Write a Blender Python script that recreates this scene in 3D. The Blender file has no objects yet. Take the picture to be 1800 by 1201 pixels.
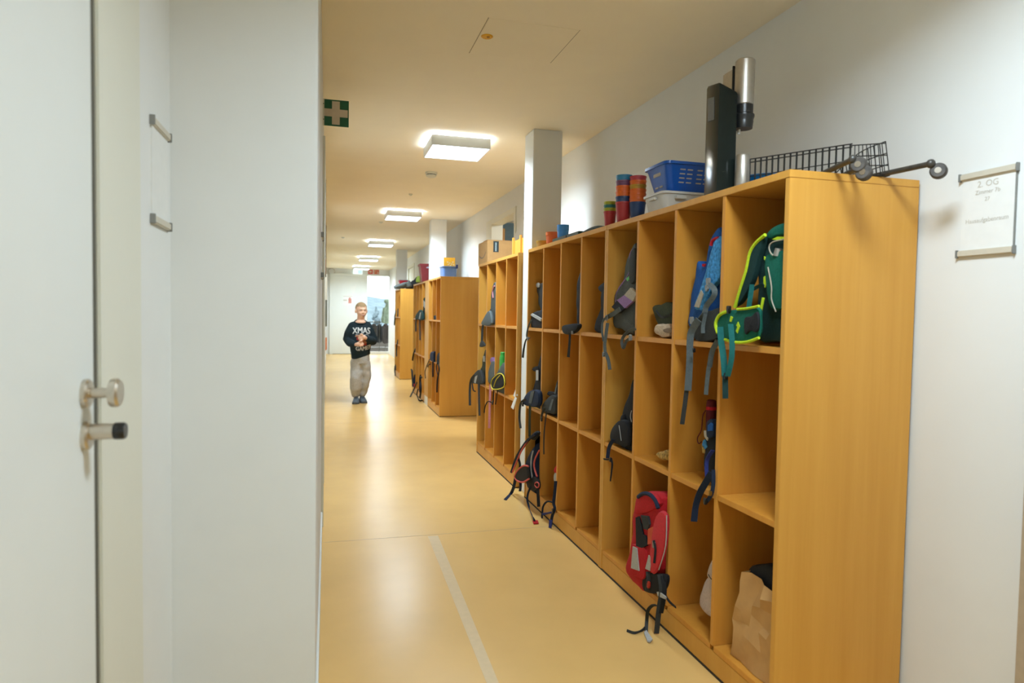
import bpy, bmesh, math, random
from mathutils import Vector, Matrix, Euler
from mathutils.bvhtree import BVHTree
random.seed(7)
S = bpy.context.scene
COL = S.collection

# ------------------------------------------------------------------ camera
cd = bpy.data.cameras.new('camera'); cam = bpy.data.objects.new('camera', cd); COL.objects.link(cam)
cd.sensor_width = 36.0; cd.lens = 1178.72 / 1800 * 36
YAW, PITCH, ROLL = 0.26935, 0.04071, 0.016661
_f = Vector((math.sin(YAW)*math.cos(PITCH), math.cos(YAW)*math.cos(PITCH), -math.sin(PITCH)))
_r = Vector((math.cos(YAW), -math.sin(YAW), 0)); _u = _r.cross(_f)
_r2 = _r*math.cos(ROLL) + _u*math.sin(ROLL); _u2 = -_r*math.sin(ROLL) + _u*math.cos(ROLL)
cam.matrix_world = Matrix(((_r2.x, _u2.x, -_f.x, 0), (_r2.y, _u2.y, -_f.y, 0), (_r2.z, _u2.z, -_f.z, 1.3), (0, 0, 0, 1)))
cd.clip_start = 0.02; cd.clip_end = 400
cd.dof.use_dof = True; cd.dof.focus_distance = 3.6; cd.dof.aperture_fstop = 3.2
S.camera = cam
# ------------------------------------------------------------------ world, view
w = bpy.data.worlds.new('overcast_sky'); S.world = w; w.use_nodes = True
nt = w.node_tree
bg = nt.nodes['Background']; bg.inputs[0].default_value = (0.86, 0.94, 1.0, 1); bg.inputs[1].default_value = 3.8
S.view_settings.view_transform = 'Standard'; S.view_settings.look = 'None'
S.view_settings.gamma = 1.0; S.view_settings.use_curve_mapping = False
S.view_settings.exposure = 0.58
LAMP_POWER = 21.0
LAMP_STRENGTH = 5.0
HALO_STRENGTH = 105.0

# ------------------------------------------------------------------ materials
def mat(name, col, rough=0.5, noise=0.06, scale=30.0, spec=0.5, metal=0.0, bump=0.0, stretch=(1, 1, 1), emit=None, trans=0.0, coat=0.0, sheen=0.0, alpha=1.0):
    m = bpy.data.materials.new(name); m.use_nodes = True
    t = m.node_tree; p = t.nodes['Principled BSDF']
    p.inputs['Roughness'].default_value = rough; p.inputs['Metallic'].default_value = metal
    p.inputs['Specular IOR Level'].default_value = spec
    if coat: p.inputs['Coat Weight'].default_value = coat; p.inputs['Coat Roughness'].default_value = 0.15
    if sheen: p.inputs['Sheen Weight'].default_value = sheen
    if trans: p.inputs['Transmission Weight'].default_value = trans
    if alpha < 1: p.inputs['Alpha'].default_value = alpha
    tc = t.nodes.new('ShaderNodeTexCoord'); mp = t.nodes.new('ShaderNodeMapping'); nz = t.nodes.new('ShaderNodeTexNoise')
    mp.inputs['Scale'].default_value = stretch
    t.links.new(tc.outputs['Object'], mp.inputs[0]); t.links.new(mp.outputs[0], nz.inputs['Vector'])
    nz.inputs['Scale'].default_value = scale; nz.inputs['Detail'].default_value = 4
    r = t.nodes.new('ShaderNodeValToRGB')
    c = col
    r.color_ramp.elements[0].position = 0.3; r.color_ramp.elements[1].position = 0.7
    r.color_ramp.elements[0].color = (c[0]*(1-noise), c[1]*(1-noise), c[2]*(1-noise), 1)
    r.color_ramp.elements[1].color = (min(1, c[0]*(1+noise)), min(1, c[1]*(1+noise)), min(1, c[2]*(1+noise)), 1)
    t.links.new(nz.outputs['Fac'], r.inputs[0]); t.links.new(r.outputs[0], p.inputs['Base Color'])
    if bump:
        b = t.nodes.new('ShaderNodeBump'); b.inputs['Strength'].default_value = bump; b.inputs['Distance'].default_value = 0.004
        t.links.new(nz.outputs['Fac'], b.inputs['Height']); t.links.new(b.outputs[0], p.inputs['Normal'])
    if emit:
        p.inputs['Emission Color'].default_value = (*emit[:3], 1); p.inputs['Emission Strength'].default_value = emit[3]
    return m
def wood(name, a, b, rough=0.38):
    m = bpy.data.materials.new(name); m.use_nodes = True
    t = m.node_tree; p = t.nodes['Principled BSDF']; p.inputs['Roughness'].default_value = rough
    p.inputs['Specular IOR Level'].default_value = 0.35
    tc = t.nodes.new('ShaderNodeTexCoord')
    def nz(sc, scale, det):
        mp = t.nodes.new('ShaderNodeMapping'); mp.inputs['Scale'].default_value = sc
        n = t.nodes.new('ShaderNodeTexNoise'); n.inputs['Scale'].default_value = scale; n.inputs['Detail'].default_value = det
        t.links.new(tc.outputs['Object'], mp.inputs[0]); t.links.new(mp.outputs[0], n.inputs['Vector']); return n
    n1 = nz((1, 1, 0.03), 60, 5); n2 = nz((1, 1, 0.08), 9, 2); n3 = nz((1, 1, 0.05), 200, 2)
    mx = t.nodes.new('ShaderNodeMix'); mx.data_type = 'FLOAT'; mx.inputs[0].default_value = 0.7
    t.links.new(n1.outputs['Fac'], mx.inputs[2]); t.links.new(n2.outputs['Fac'], mx.inputs[3])
    mx2 = t.nodes.new('ShaderNodeMix'); mx2.data_type = 'FLOAT'; mx2.inputs[0].default_value = 0.1
    t.links.new(mx.outputs[0], mx2.inputs[2]); t.links.new(n3.outputs['Fac'], mx2.inputs[3])
    r = t.nodes.new('ShaderNodeValToRGB'); r.color_ramp.elements[0].position = 0.36; r.color_ramp.elements[1].position = 0.66
    r.color_ramp.elements[0].color = (*a, 1); r.color_ramp.elements[1].color = (*b, 1)
    t.links.new(mx2.outputs[0], r.inputs[0]); t.links.new(r.outputs[0], p.inputs['Base Color'])
    return m
def glow(name, col, strength):
    m = bpy.data.materials.new(name); m.use_nodes = True; t = m.node_tree
    for n in list(t.nodes): t.nodes.remove(n)
    o = t.nodes.new('ShaderNodeOutputMaterial'); e = t.nodes.new('ShaderNodeEmission')
    e.inputs[0].default_value = (*col, 1); e.inputs[1].default_value = strength
    t.links.new(e.outputs[0], o.inputs[0]); return m

M_WALL = mat('white_wall_paint', (0.78, 0.785, 0.752), 0.75, 0.012, 6, 0.25, bump=0.02)
M_CEIL = mat('cream_ceiling_paint', (0.97, 0.88, 0.69), 0.8, 0.012, 4, 0.2)
M_FLOOR = mat('yellow_vinyl_floor', (0.755, 0.475, 0.163), 0.27, 0.04, 3.5, 0.30)
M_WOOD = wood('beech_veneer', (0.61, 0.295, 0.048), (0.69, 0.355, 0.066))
M_WOOD_SHADE = wood('beech_veneer_inner_shade', (0.60, 0.25, 0.033), (0.68, 0.31, 0.047))  # same beech made darker and redder, interior shade put into the colour
M_DOOR = mat('white_door_lacquer', (0.77, 0.79, 0.75), 0.4, 0.01, 5, 0.4)
M_FRAME = mat('cream_door_frame', (0.74, 0.73, 0.62), 0.45, 0.01, 5, 0.4)
M_BASE = mat('white_skirting', (0.78, 0.79, 0.74), 0.5, 0.01, 5)
M_SEAL = mat('dark_grey_seal', (0.10, 0.097, 0.075), 0.7)
M_GAPSHADE = mat('black_gap_shade', (0.02, 0.014, 0.008), 0.8)  # near-black colour standing for shade under the plinths
M_STEEL = mat('brushed_steel', (0.62, 0.56, 0.47), 0.28, 0.05, 80, metal=1.0)
M_ALU = mat('anodised_aluminium', (0.52, 0.50, 0.46), 0.38, 0.04, 80, metal=0.9)
M_GREYPL = mat('grey_plastic_cap', (0.25, 0.25, 0.23), 0.5)
M_BLACK = mat('black_plastic', (0.012, 0.013, 0.013), 0.3)
M_GLOSSBLK = mat('glossy_black_plastic', (0.011, 0.016, 0.014), 0.16, spec=0.18)
M_PAPER = mat('white_paper', (0.80, 0.80, 0.76), 0.7, 0.02)
M_RAIL = mat('champagne_rail', (0.60, 0.55, 0.44), 0.4, 0.03, 60)
M_INK = mat('grey_ink', (0.56, 0.52, 0.44), 0.7)
M_SIGNG = mat('sign_green', (0.0, 0.10, 0.045), 0.45)
M_SIGNW = mat('sign_cream', (0.60, 0.52, 0.40), 0.5)
M_RED = mat('sign_red', (0.55, 0.05, 0.025), 0.45)
M_LAMPW = mat('lamp_white_metal', (0.74, 0.77, 0.76), 0.45, 0.01)
M_DIFF = glow('lamp_diffuser_light', (0.86, 1.0, 1.13), LAMP_STRENGTH)
M_HALO = glow('lamp_top_light', (0.88, 0.97, 1.08), HALO_STRENGTH)
M_BLUEWALL = mat('dark_blue_wall_paint', (0.13, 0.22, 0.28), 0.7)
M_TAPE = mat('translucent_floor_tape', (0.66, 0.48, 0.235), 0.4, 0.04)
M_GLASS = mat('window_glass', (1, 1, 1), 0.0, 0, trans=1.0); M_GLASS.node_tree.nodes['Principled BSDF'].inputs['IOR'].default_value = 1.05
def fab(name, c, rough=0.8, noise=0.12): return mat(name, c, rough, noise, 140, 0.25, bump=0.25)
F_BLACK = fab('black_fabric', (0.013, 0.014, 0.016))
F_NAVY = fab('navy_fabric', (0.012, 0.022, 0.05))
F_GREY = fab('slate_grey_fabric', (0.085, 0.095, 0.09))
F_DGREY = fab('dark_grey_fabric', (0.035, 0.038, 0.036))
F_STRAP = fab('grey_webbing', (0.10, 0.12, 0.12))
F_TEAL = fab('teal_green_fabric', (0.005, 0.11, 0.072))
F_DTEAL = fab('dark_teal_fabric', (0.008, 0.035, 0.033))
F_TEALSTRAP = fab('teal_webbing', (0.01, 0.12, 0.11))
F_LIME = fab('lime_piping', (0.50, 0.66, 0.02))
F_BLUE = fab('royal_blue_fabric', (0.015, 0.09, 0.32))
F_LBLUE = mat('patterned_light_blue_fabric', (0.05, 0.24, 0.50), 0.8, 0.45, 90, 0.25)
F_RED = fab('red_fabric', (0.45, 0.012, 0.018))
F_CORAL = fab('coral_piping', (0.55, 0.10, 0.08))
F_BEIGE = fab('reflective_beige_fabric', (0.42, 0.37, 0.28))
F_SILVER = fab('reflective_grey_fabric', (0.42, 0.42, 0.39))
F_PURPLE = fab('lilac_fabric', (0.28, 0.16, 0.34))
F_FLEECE = mat('cream_fleece', (0.58, 0.46, 0.33), 0.95, 0.2, 120, 0.1, bump=0.8)
F_ROSE = fab('pale_rose_fabric', (0.52, 0.42, 0.37))
F_OLIVE = fab('olive_fabric', (0.05, 0.06, 0.035))
F_DRED = fab('dark_red_plastic', (0.10, 0.01, 0.012))
F_BLUESTRAP = fab('blue_webbing', (0.03, 0.045, 0.22))
F_YELLOW = mat('yellow_black_pattern_fabric', (0.40, 0.24, 0.05), 0.8, 0.7, 120)
F_PINK = fab('pink_ribbon', (0.55, 0.22, 0.24))
F_BRGREEN = mat('bright_green_plastic', (0.04, 0.36, 0.05), 0.4)
F_JEANS = mat('camouflage_green_fabric', (0.13, 0.17, 0.11), 0.85, 0.4, 14)

# ------------------------------------------------------------------ geometry helper
def crom(P, n=6, closed=False):
    P = [Vector(p) for p in P]; out = []; L = len(P)
    if L < 3 and not closed: return [P[0].lerp(P[-1], i/n) for i in range(n+1)]
    segs = L if closed else L-1
    for i in range(segs):
        if closed: a, b, c, d = P[(i-1) % L], P[i], P[(i+1) % L], P[(i+2) % L]
        else: a, b, c, d = P[max(i-1, 0)], P[i], P[i+1], P[min(i+2, L-1)]
        for k in range(n):
            t = k/n
            out.append(0.5*((2*b) + (c-a)*t + (2*a-5*b+4*c-d)*t*t + (3*b-a-3*c+d)*t**3))
    if not closed: out.append(P[-1])
    return out
class G:
    def __init__(s): s.b = bmesh.new()
    def box(s, x0, y0, z0, x1, y1, z1, bev=0.0, rot=None, piv=None):
        r = bmesh.ops.create_cube(s.b, size=1.0); vs = r['verts']
        for v in vs: v.co = Vector(((x0+x1)/2 + v.co.x*(x1-x0), (y0+y1)/2 + v.co.y*(y1-y0), (z0+z1)/2 + v.co.z*(z1-z0)))
        if bev:
            es = list({e for v in vs for e in v.link_edges})
            rr = bmesh.ops.bevel(s.b, geom=es, offset=bev, segments=2, affect='EDGES'); vs = list({v for f in rr['faces'] for v in f.verts} | {v for v in vs if v.is_valid})
        if rot:
            c = Vector(piv) if piv else Vector(((x0+x1)/2, (y0+y1)/2, (z0+z1)/2)); m = Euler(rot).to_matrix()
            for v in vs: v.co = c + m @ (v.co-c)
        return s
    def tube(s, P, r, seg=8, closed=False, smooth=0):
        if smooth: P = crom(P, smooth, closed)
        P = [Vector(p) for p in P]; L = len(P); rs = r if isinstance(r, (list, tuple)) else [r]*L
        if len(rs) != L: rs = [rs[min(len(rs)-1, int(i*(len(rs)-1)/(L-1)+0.5))] for i in range(L)]
        rings = []; n = None
        for i in range(L):
            a = P[(i-1) % L] if (closed or i > 0) else P[i]; b = P[(i+1) % L] if (closed or i < L-1) else P[i]
            t = (b-a).normalized() if (b-a).length > 1e-9 else Vector((0, 0, 1))
            if n is None:
                n = t.orthogonal().normalized()
            n = (n - t*n.dot(t)); n = n.normalized() if n.length > 1e-6 else t.orthogonal().normalized()
            bn = t.cross(n)
            rings.append([s.b.verts.new(P[i] + (n*math.cos(2*math.pi*k/seg) + bn*math.sin(2*math.pi*k/seg))*rs[i]) for k in range(seg)])
        for i in range(L if closed else L-1):
            A, B = rings[i], rings[(i+1) % L]
            for k in range(seg): s.b.faces.new((A[k], A[(k+1) % seg], B[(k+1) % seg], B[k]))
        if not closed:
            s.b.faces.new(rings[0][::-1]); s.b.faces.new(rings[-1])
        return s
    def ribbon(s, P, wd, th=0.003, wdir=(0, 1, 0), smooth=6, taper=None):
        P = crom(P, smooth); L = len(P); W = Vector(wdir).normalized(); rings = []
        for i in range(L):
            t = (P[min(i+1, L-1)]-P[max(i-1, 0)]); t = t.normalized() if t.length > 1e-9 else Vector((0, 0, -1))
            wv = W - t*W.dot(t); wv = wv.normalized() if wv.length > 1e-4 else t.orthogonal().normalized()
            nv = t.cross(wv); ww = wd/2 if not taper else (wd + (taper-wd)*i/(L-1))/2
            rings.append([s.b.verts.new(P[i]+wv*ww*a+nv*th/2*b) for a, b in ((-1, -1), (1, -1), (1, 1), (-1, 1))])
        for i in range(L-1):
            for k in range(4): s.b.faces.new((rings[i][k], rings[i][(k+1) % 4], rings[i+1][(k+1) % 4], rings[i+1][k]))
        s.b.faces.new(rings[0][::-1]); s.b.faces.new(rings[-1]); return s
    def lathe(s, c, prof, seg=24, axis='Z', sx=1, sy=1, cap=True):
        c = Vector(c); rings = []
        for r, z in prof:
            ring = []
            for k in range(seg):
                a = 2*math.pi*k/seg; p = Vector((r*math.cos(a)*sx, r*math.sin(a)*sy, z))
                if axis == 'X': p = Vector((z, p.x, p.y))
                if axis == 'Y': p = Vector((p.x, z, p.y))
                ring.append(s.b.verts.new(c+p))
            rings.append(ring)
        for A, B in zip(rings, rings[1:]):
            for k in range(seg): s.b.faces.new((A[k], A[(k+1) % seg], B[(k+1) % seg], B[k]))
        if cap: s.b.faces.new(rings[0][::-1]); s.b.faces.new(rings[-1])
        return s
    def prism(s, pts, d):
        d = Vector(d); A = [s.b.verts.new(Vector(p)) for p in pts]; B = [s.b.verts.new(Vector(p)+d) for p in pts]; n = len(A)
        s.b.faces.new(A[::-1]); s.b.faces.new(B)
        for k in range(n): s.b.faces.new((A[k], A[(k+1) % n], B[(k+1) % n], B[k]))
        return s
    def pillow(s, out, front=0.02, back=0.1, sm=4, ex=0.55, lim=None, axis=(1, 0, 0), wob=0.0, steps=6):
        O = crom(out, sm, True) if sm else [Vector(p) for p in out]
        c = sum(O, Vector())/len(O); ax = Vector(axis); n = len(O)
        prof = []
        for k in range(steps): a = math.pi/2*(1-k/steps); prof.append((math.cos(a)**ex if a < math.pi/2-1e-6 else 0, -front*math.sin(a)**ex))
        prof.append((1, 0))
        for k in range(1, steps+1): a = math.pi/2*k/steps; prof.append((math.cos(a)**ex if a < math.pi/2-1e-6 else 0, back*math.sin(a)**ex))
        rings = []
        for f, d in prof:
            if f < 1e-4: rings.append([s.b.verts.new(c+ax*d)])
            else:
                R = []
                for p in O:
                    q = c+(p-c)*f+ax*d
                    if wob: q += Vector((math.sin(q.z*61+q.y*37), math.sin(q.x*53+q.z*47), math.sin(q.y*71+q.x*43)))*wob
                    R.append(s.b.verts.new(q))
                rings.append(R)
        for A, B in zip(rings, rings[1:]):
            if len(A) == 1 and len(B) == 1: continue
            for k in range(n):
                if len(A) == 1: s.b.faces.new((A[0], B[(k+1) % n], B[k]))
                elif len(B) == 1: s.b.faces.new((A[k], A[(k+1) % n], B[0]))
                else: s.b.faces.new((A[k], A[(k+1) % n], B[(k+1) % n], B[k]))
        if lim:
            x0, x1, y0, y1, z0, z1 = lim
            for R in rings:
                for v in R:
                    v.co.x = min(max(v.co.x, x0), x1); v.co.y = min(max(v.co.y, y0), y1); v.co.z = min(max(v.co.z, z0), z1)
        return s
    def ell(s, c, r, rot=None, sub=3):
        res = bmesh.ops.create_icosphere(s.b, subdivisions=sub, radius=1.0); m = Euler(rot).to_matrix() if rot else None
        for v in res['verts']:
            p = Vector((v.co.x*r[0], v.co.y*r[1], v.co.z*r[2]))
            v.co = Vector(c)+(m @ p if m else p)
        return s
    def face(s, pts): s.b.faces.new([s.b.verts.new(Vector(p)) for p in pts]); return s
def wpos(o):
    v = Vector(o.location)
    while o.parent: o = o.parent; v = v+Vector(o.location)
    return v
def obj(name, g, m, parent=None, smooth=35, loc=None):
    bm = g.b if isinstance(g, G) else g
    bmesh.ops.recalc_face_normals(bm, faces=bm.faces)
    if loc is None and parent is None:
        c = Vector(((min(v.co.x for v in bm.verts)+max(v.co.x for v in bm.verts))/2, (min(v.co.y for v in bm.verts)+max(v.co.y for v in bm.verts))/2, min(v.co.z for v in bm.verts)))
    else: c = Vector(loc) if loc is not None else Vector((0, 0, 0))
    off = c if parent is None else wpos(parent)
    bmesh.ops.translate(bm, verts=bm.verts, vec=-off)
    me = bpy.data.meshes.new(name); bm.to_mesh(me); bm.free()
    if smooth:
        me.polygons.foreach_set('use_smooth', [True]*len(me.polygons)); me.set_sharp_from_angle(angle=math.radians(smooth))
    me.materials.append(m)
    o = bpy.data.objects.new(name, me); COL.objects.link(o)
    if parent: o.parent = parent
    else: o.location = c
    return o
def tag(o, label, cat, group=None):
    o['label'] = label; o['category'] = cat
    if group: o['group'] = group
    return o
def thing(name, label, cat, loc, group=None):
    o = bpy.data.objects.new(name, None); COL.objects.link(o); o.location = loc; o.empty_display_size = 0.05
    return tag(o, label, cat, group)
def struct(name, g, m, parent=None, smooth=35):
    o = obj(name, g, m, parent, smooth)
    if not parent: o['kind'] = 'structure'
    return o
def copy_tree(o, parent=None):
    c = o.copy(); COL.objects.link(c)
    if parent: c.parent = parent
    for ch in list(o.children): copy_tree(ch, c)
    return c
def text_bm(body, size, ex=0.0005):
    cu = bpy.data.curves.new('txt', 'FONT'); cu.body = body; cu.size = size; cu.extrude = ex; cu.align_x = 'CENTER'; cu.align_y = 'CENTER'; cu.resolution_u = 3
    o = bpy.data.objects.new('txt', cu); COL.objects.link(o); dg = bpy.context.evaluated_depsgraph_get()
    me = bpy.data.meshes.new_from_object(o.evaluated_get(dg)); bm = bmesh.new(); bm.from_mesh(me)
    bpy.data.objects.remove(o); bpy.data.curves.remove(cu); bpy.data.meshes.remove(me); return bm
def place_bm(bm, mtx):
    for v in bm.verts: v.co = mtx @ v.co
    return bm
def basis(origin, ux, uy):
    ux = Vector(ux).normalized(); uy = Vector(uy).normalized(); uz = ux.cross(uy); o = Vector(origin)
    return Matrix(((ux.x, uy.x, uz.x, o.x), (ux.y, uy.y, uz.y, o.y), (ux.z, uy.z, uz.z, o.z), (0, 0, 0, 1)))
def evaluated(o):
    dg = bpy.context.evaluated_depsgraph_get(); me = bpy.data.meshes.new_from_object(o.evaluated_get(dg)); return me

# ------------------------------------------------------------------ setting
XF, DEP, ZT, ZC, XW, XL, YF = 1.357, 0.492, 1.756, 2.60, 1.86, -0.03, 21.1
struct('floor', G().box(-0.6, -3.2, -0.1, 2.2, YF+0.1, 0), M_FLOOR)
struct('ceiling', G().box(-0.6, -3.2, ZC, 2.2, YF+0.1, ZC+0.1), M_CEIL)
gw = G()
def wall_run(g, x0, x1, y0, y1, holes):
    y = y0
    for a, b, z in holes:
        g.box(x0, y, 0, x1, a, ZC); g.box(x0, a, z, x1, b, ZC); y = b
    g.box(x0, y, 0, x1, y1, ZC)
wall_run(gw, XW, XW+0.12, -3.1, YF, [(6.692, 7.688, 2.353), (15.042, 16.108, 2.338)])
struct('wall_right', gw, M_WALL)
struct('wall_left', G().box(-0.46, 2.03, 0, XL, YF, ZC, 0.006), M_WALL)
gd = G(); gd.box(-0.56, -3.1, 0, -0.4154, 0.38, ZC); gd.box(-0.56, 0.38, 2.2, -0.4154, 1.71, ZC); gd.box(-0.56, 1.71, 0, -0.4154, 2.2, ZC)
struct('wall_niche_side', gd, M_WALL)
# wall at the end of the corridor, with its white door and the tall glass pane
ge = G(); ge.box(-0.16, YF, 0, 1.19, YF+0.12, ZC); ge.box(1.19, YF, 2.42, 1.86, YF+0.12, ZC); ge.box(1.86, YF, 0, 2.0, YF+0.12, ZC); ge.box(1.19, YF, 0, 1.86, YF+0.12, 0.06)
struct('wall_end', ge, M_WALL)
# wall behind the viewer
gb = G(); gb.box(-0.56, -3.2, 0, 2.0, -3.1, ZC)
struct('wall_rear', gb, M_WALL)
d = struct('door_1', G().box(-0.455, 0.40, 0.008, -0.4154, 1.3965, 2.19, 0.002), M_DOOR)
gs = G().box(-0.50, 1.3968, 0, -0.4172, 1.4197, 2.2); obj('door_seal', gs, M_SEAL, d)
g = G(); g.box(-0.53, 1.420, 0, -0.411, 1.712, 2.2, 0.003); g.box(-0.53, 0.30, 2.19, -0.411, 1.712, 2.3, 0.003); g.box(-0.53, 0.30, 0, -0.411, 0.40, 2.2, 0.003)
struct('trim_1', g, M_FRAME)
# knob on its rosette, lock cylinder on its rosette
kx = -0.4154
h = obj('door_knob', G().lathe((kx, 1.345, 1.147), [(0.0255, 0.0), (0.0255, 0.007), (0.022, 0.010), (0.009, 0.011), (0.009, 0.040), (0.024, 0.042), (0.026, 0.046), (0.026, 0.054), (0.022, 0.058)], 28, 'X'), M_STEEL, d)
obj('rosette', G().lathe((kx, 1.345, 1.071), [(0.0255, 0.0), (0.0255, 0.007), (0.022, 0.010), (0.017, 0.0105)], 28, 'X'), M_STEEL, d)
obj('lock_cylinder', G().lathe((kx, 1.345, 1.078), [(0.0145, 0.01), (0.0145, 0.047), (0.013, 0.048)], 20, 'X'), M_STEEL, d)
obj('lock_button', G().lathe((kx, 1.345, 1.078), [(0.0150, 0.048), (0.0155, 0.052), (0.0155, 0.062), (0.0135, 0.066)], 20, 'X'), M_BLACK, d)
struct('baseboard_left', G().box(XL, 2.04, 0, XL+0.008, 4.12, 0.10, 0.002), M_BASE)
g = G(); g.box(XL, 4.14, 0, XL+0.014, 4.24, 2.25, 0.002); g.box(XL, 4.14, 2.25, XL+0.014, 5.30, 2.33, 0.002); g.box(XL, 5.20, 0, XL+0.014, 5.30, 2.25, 0.002)
t2 = struct('trim_2', g, M_FRAME)
struct('door_3', G().box(XL, 4.24, 0.01, XL+0.006, 5.20, 2.25), M_DOOR)
# end door leaf, frame lines
d2 = struct('door_2', G().box(0.151, YF-0.047, 0.01, 1.109, YF, 2.369, 0.001), M_DOOR)
obj('door_gap', G().box(0.16, YF-0.04, 0.0, 1.10, YF-0.002, 0.028), M_SEAL, d2)
obj('door_handle', G().tube([(1.04, YF-0.045, 1.05), (1.04, YF-0.09, 1.05), (0.92, YF-0.09, 1.05)], 0.01, 8), M_STEEL, d2)
g = G(); g.box(0.07, YF-0.055, 0, 0.15, YF, 2.369, 0.001); g.box(1.11, YF-0.055, 0, 1.185, YF, 2.369, 0.001); g.box(0.07, YF-0.055, 2.37, 1.185, YF, 2.45, 0.001)
struct('trim_3', g, M_DOOR)
wn = struct('window_1', G().box(1.19, YF+0.05, 0.06, 1.86, YF+0.058, 2.42), M_GLASS)
g = G(); g.box(1.19, YF-0.02, 0.0, 1.86, YF+0.09, 0.075, 0.003); g.box(1.19, YF-0.02, 2.40, 1.86, YF+0.09, 2.45, 0.003); g.box(1.845, YF-0.02, 0.07, 1.885, YF+0.09, 2.42, 0.003)
obj('window_frame', g, M_DOOR, wn)
# openings in the right wall
g = G(); g.box(XW-0.012, 7.68, 0, XW+0.125, 7.95, 2.405, 0.003); g.box(XW-0.012, 6.64, 0, XW+0.125, 6.70, 2.405, 0.003); g.box(XW-0.012, 6.70, 2.345, XW+0.125, 7.68, 2.405, 0.003)
struct('trim_4', g, M_FRAME)
g = G(); g.box(XW-0.012, 16.1, 0, XW+0.125, 16.2, 2.40, 0.003); g.box(XW-0.012, 14.95, 0, XW+0.125, 15.05, 2.40, 0.003); g.box(XW-0.012, 15.05, 2.33, XW+0.125, 16.1, 2.40, 0.003)
struct('trim_5', g, M_FRAME)
struct('door_4', G().box(XW+0.015, 15.051, 0.01, XW+0.05, 16.099, 2.329), M_FRAME)
struct('trim_6', G().box(XW-0.02, 0.3, 0, XW, 1.38, 2.1, 0.003), mat('taupe_door_frame', (0.45, 0.36, 0.25), 0.5))
# side room seen through the open doorway
struct('wall_side_room', G().box(XW+0.12, 9.3, 0, 6, 9.4, ZC), M_BLUEWALL)
g = G(); g.box(5.9, 4.4, 0, 6.0, 9.3, ZC); g.box(XW+0.12, 4.3, 0, 6, 4.4, ZC)
struct('wall_side_room_far', g, M_WALL)
tag(obj('side_room_fill', G().box(3.0, 6.0, ZC-0.06, 3.5, 6.5, ZC-0.002, 0.004), glow('side_room_fill_glow', (0.9, 0.95, 1.0), 55.0)), 'added square fill light on the side room ceiling, out of view', 'ceiling lamp')  # unseen glowing box added to lift the dark side room
struct('ceiling_side_room', G().box(XW+0.12, 4.3, ZC, 6, 9.4, ZC+0.1), M_WALL)
struct('floor_side_room', G().box(2.2, 4.3, -0.1, 6, 9.4, 0), M_FLOOR)
tag(obj('wooden_post', G().box(2.345, 9.16, 0, 2.40, 9.29, 2.5, 0.003), M_WOOD), 'orange wooden post against the dark blue wall seen through the doorway', 'post')
# three square pillars along the row of cubbies
for i, y in enumerate((4.54, 9.31, 14.09)):
    lab = ('square white pillar between the two nearest banks of cubbies', 'square white pillar rising behind the filler board of the middle cubbies', 'square white pillar beyond the farthest cubby by the end door')[i]
    o = struct('pillar', G().box(1.387, y, 0, 1.60, y+0.213, ZC, 0.004), M_WALL); tag(o, lab, 'pillar', 'pillars along the cubbies')
# floor seams and tape
for i, y in enumerate((3.86, 8.0)):
    struct('trim_%d' % (7+i), G().box(XL, y, 0.0001, XW, y+0.004, 0.0006), mat('floor_seam_%d' % i, (0.50, 0.35, 0.17), 0.5))
tag(obj('floor_tape', G().prism([(0.571, 3.84, 0), (0.631, 3.84, 0), (0.590, 2.237, 0), (0.548, 2.237, 0), (0.535, 1.7, 0), (0.575, 1.7, 0)][:4], (0, 0, 0.0008)), M_TAPE), 'pale strip of worn tape stuck along the floor in the foreground', 'floor tape')

# ------------------------------------------------------------------ ceiling lamps
def make_lamp():
    r = thing('ceiling_lamp', '', 'ceiling lamp', (0.9375, 5.078, ZC), 'ceiling lamps down the corridor')
    x0, x1, y0, y1 = 0.72, 1.155, 4.861, 5.296; zb, zt = 2.512, 2.586
    g = G(); w = 0.008
    g.box(x0, y0, zb, x1, y0+w, zt); g.box(x0, y1-w, zb, x1, y1, zt); g.box(x0, y0+w, zb, x0+w, y1-w, zt); g.box(x1-w, y0+w, zb, x1, y1-w, zt)
    g.box(x0+w, y0+w, zt-0.012, x1-w, y1-w, zt-0.006)
    obj('frame', g, M_LAMPW, r)
    obj('diffuser', G().box(x0+w, y0+w, zb+0.002, x1-w, y1-w, zb+0.006), M_DIFF, r)
    ld = bpy.data.lights.new('lamp_light', 'AREA'); ld.shape = 'SQUARE'; ld.size = 0.41; ld.energy = LAMP_POWER; ld.color = (0.81/1.17, 1.0/1.17, 1.0); ld.energy *= 1.17; ld.spread = math.radians(158)
    lo = bpy.data.objects.new('light_source', ld); COL.objects.link(lo); lo.parent = r; lo.location = (0, 0.0005, zb-ZC-0.001)
    obj('mount', G().box(x0+0.055, y0+0.055, zt-0.006, x1-0.055, y1-0.055, ZC), M_LAMPW, r)
    g = G(); k = 0.045
    for a in ((x0+w, y0+w, x1-w, y0+k), (x0+w, y1-k, x1-w, y1-w), (x0+w, y0+k, x0+k, y1-k), (x1-k, y0+k, x1-w, y1-k)): g.box(a[0], a[1], zt-0.004, a[2], a[3], zt-0.002)
    obj('top_light', g, M_HALO, r)
    return r
lamp = make_lamp(); LL = ['white square ceiling lamp nearest the viewer, above the first pillar', 'white square ceiling lamp, second nearest in the row', 'white square ceiling lamp, third in the row down the corridor', 'white square ceiling lamp, fourth in the row down the corridor', 'white square ceiling lamp farthest away, by the exit sign']
lamp['label'] = LL[0]
for i, y in enumerate((8.81, 12.56, 16.30, 19.72)):
    c = copy_tree(lamp); c.location = (0.9375, y, ZC); c['label'] = LL[i+1]
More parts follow.
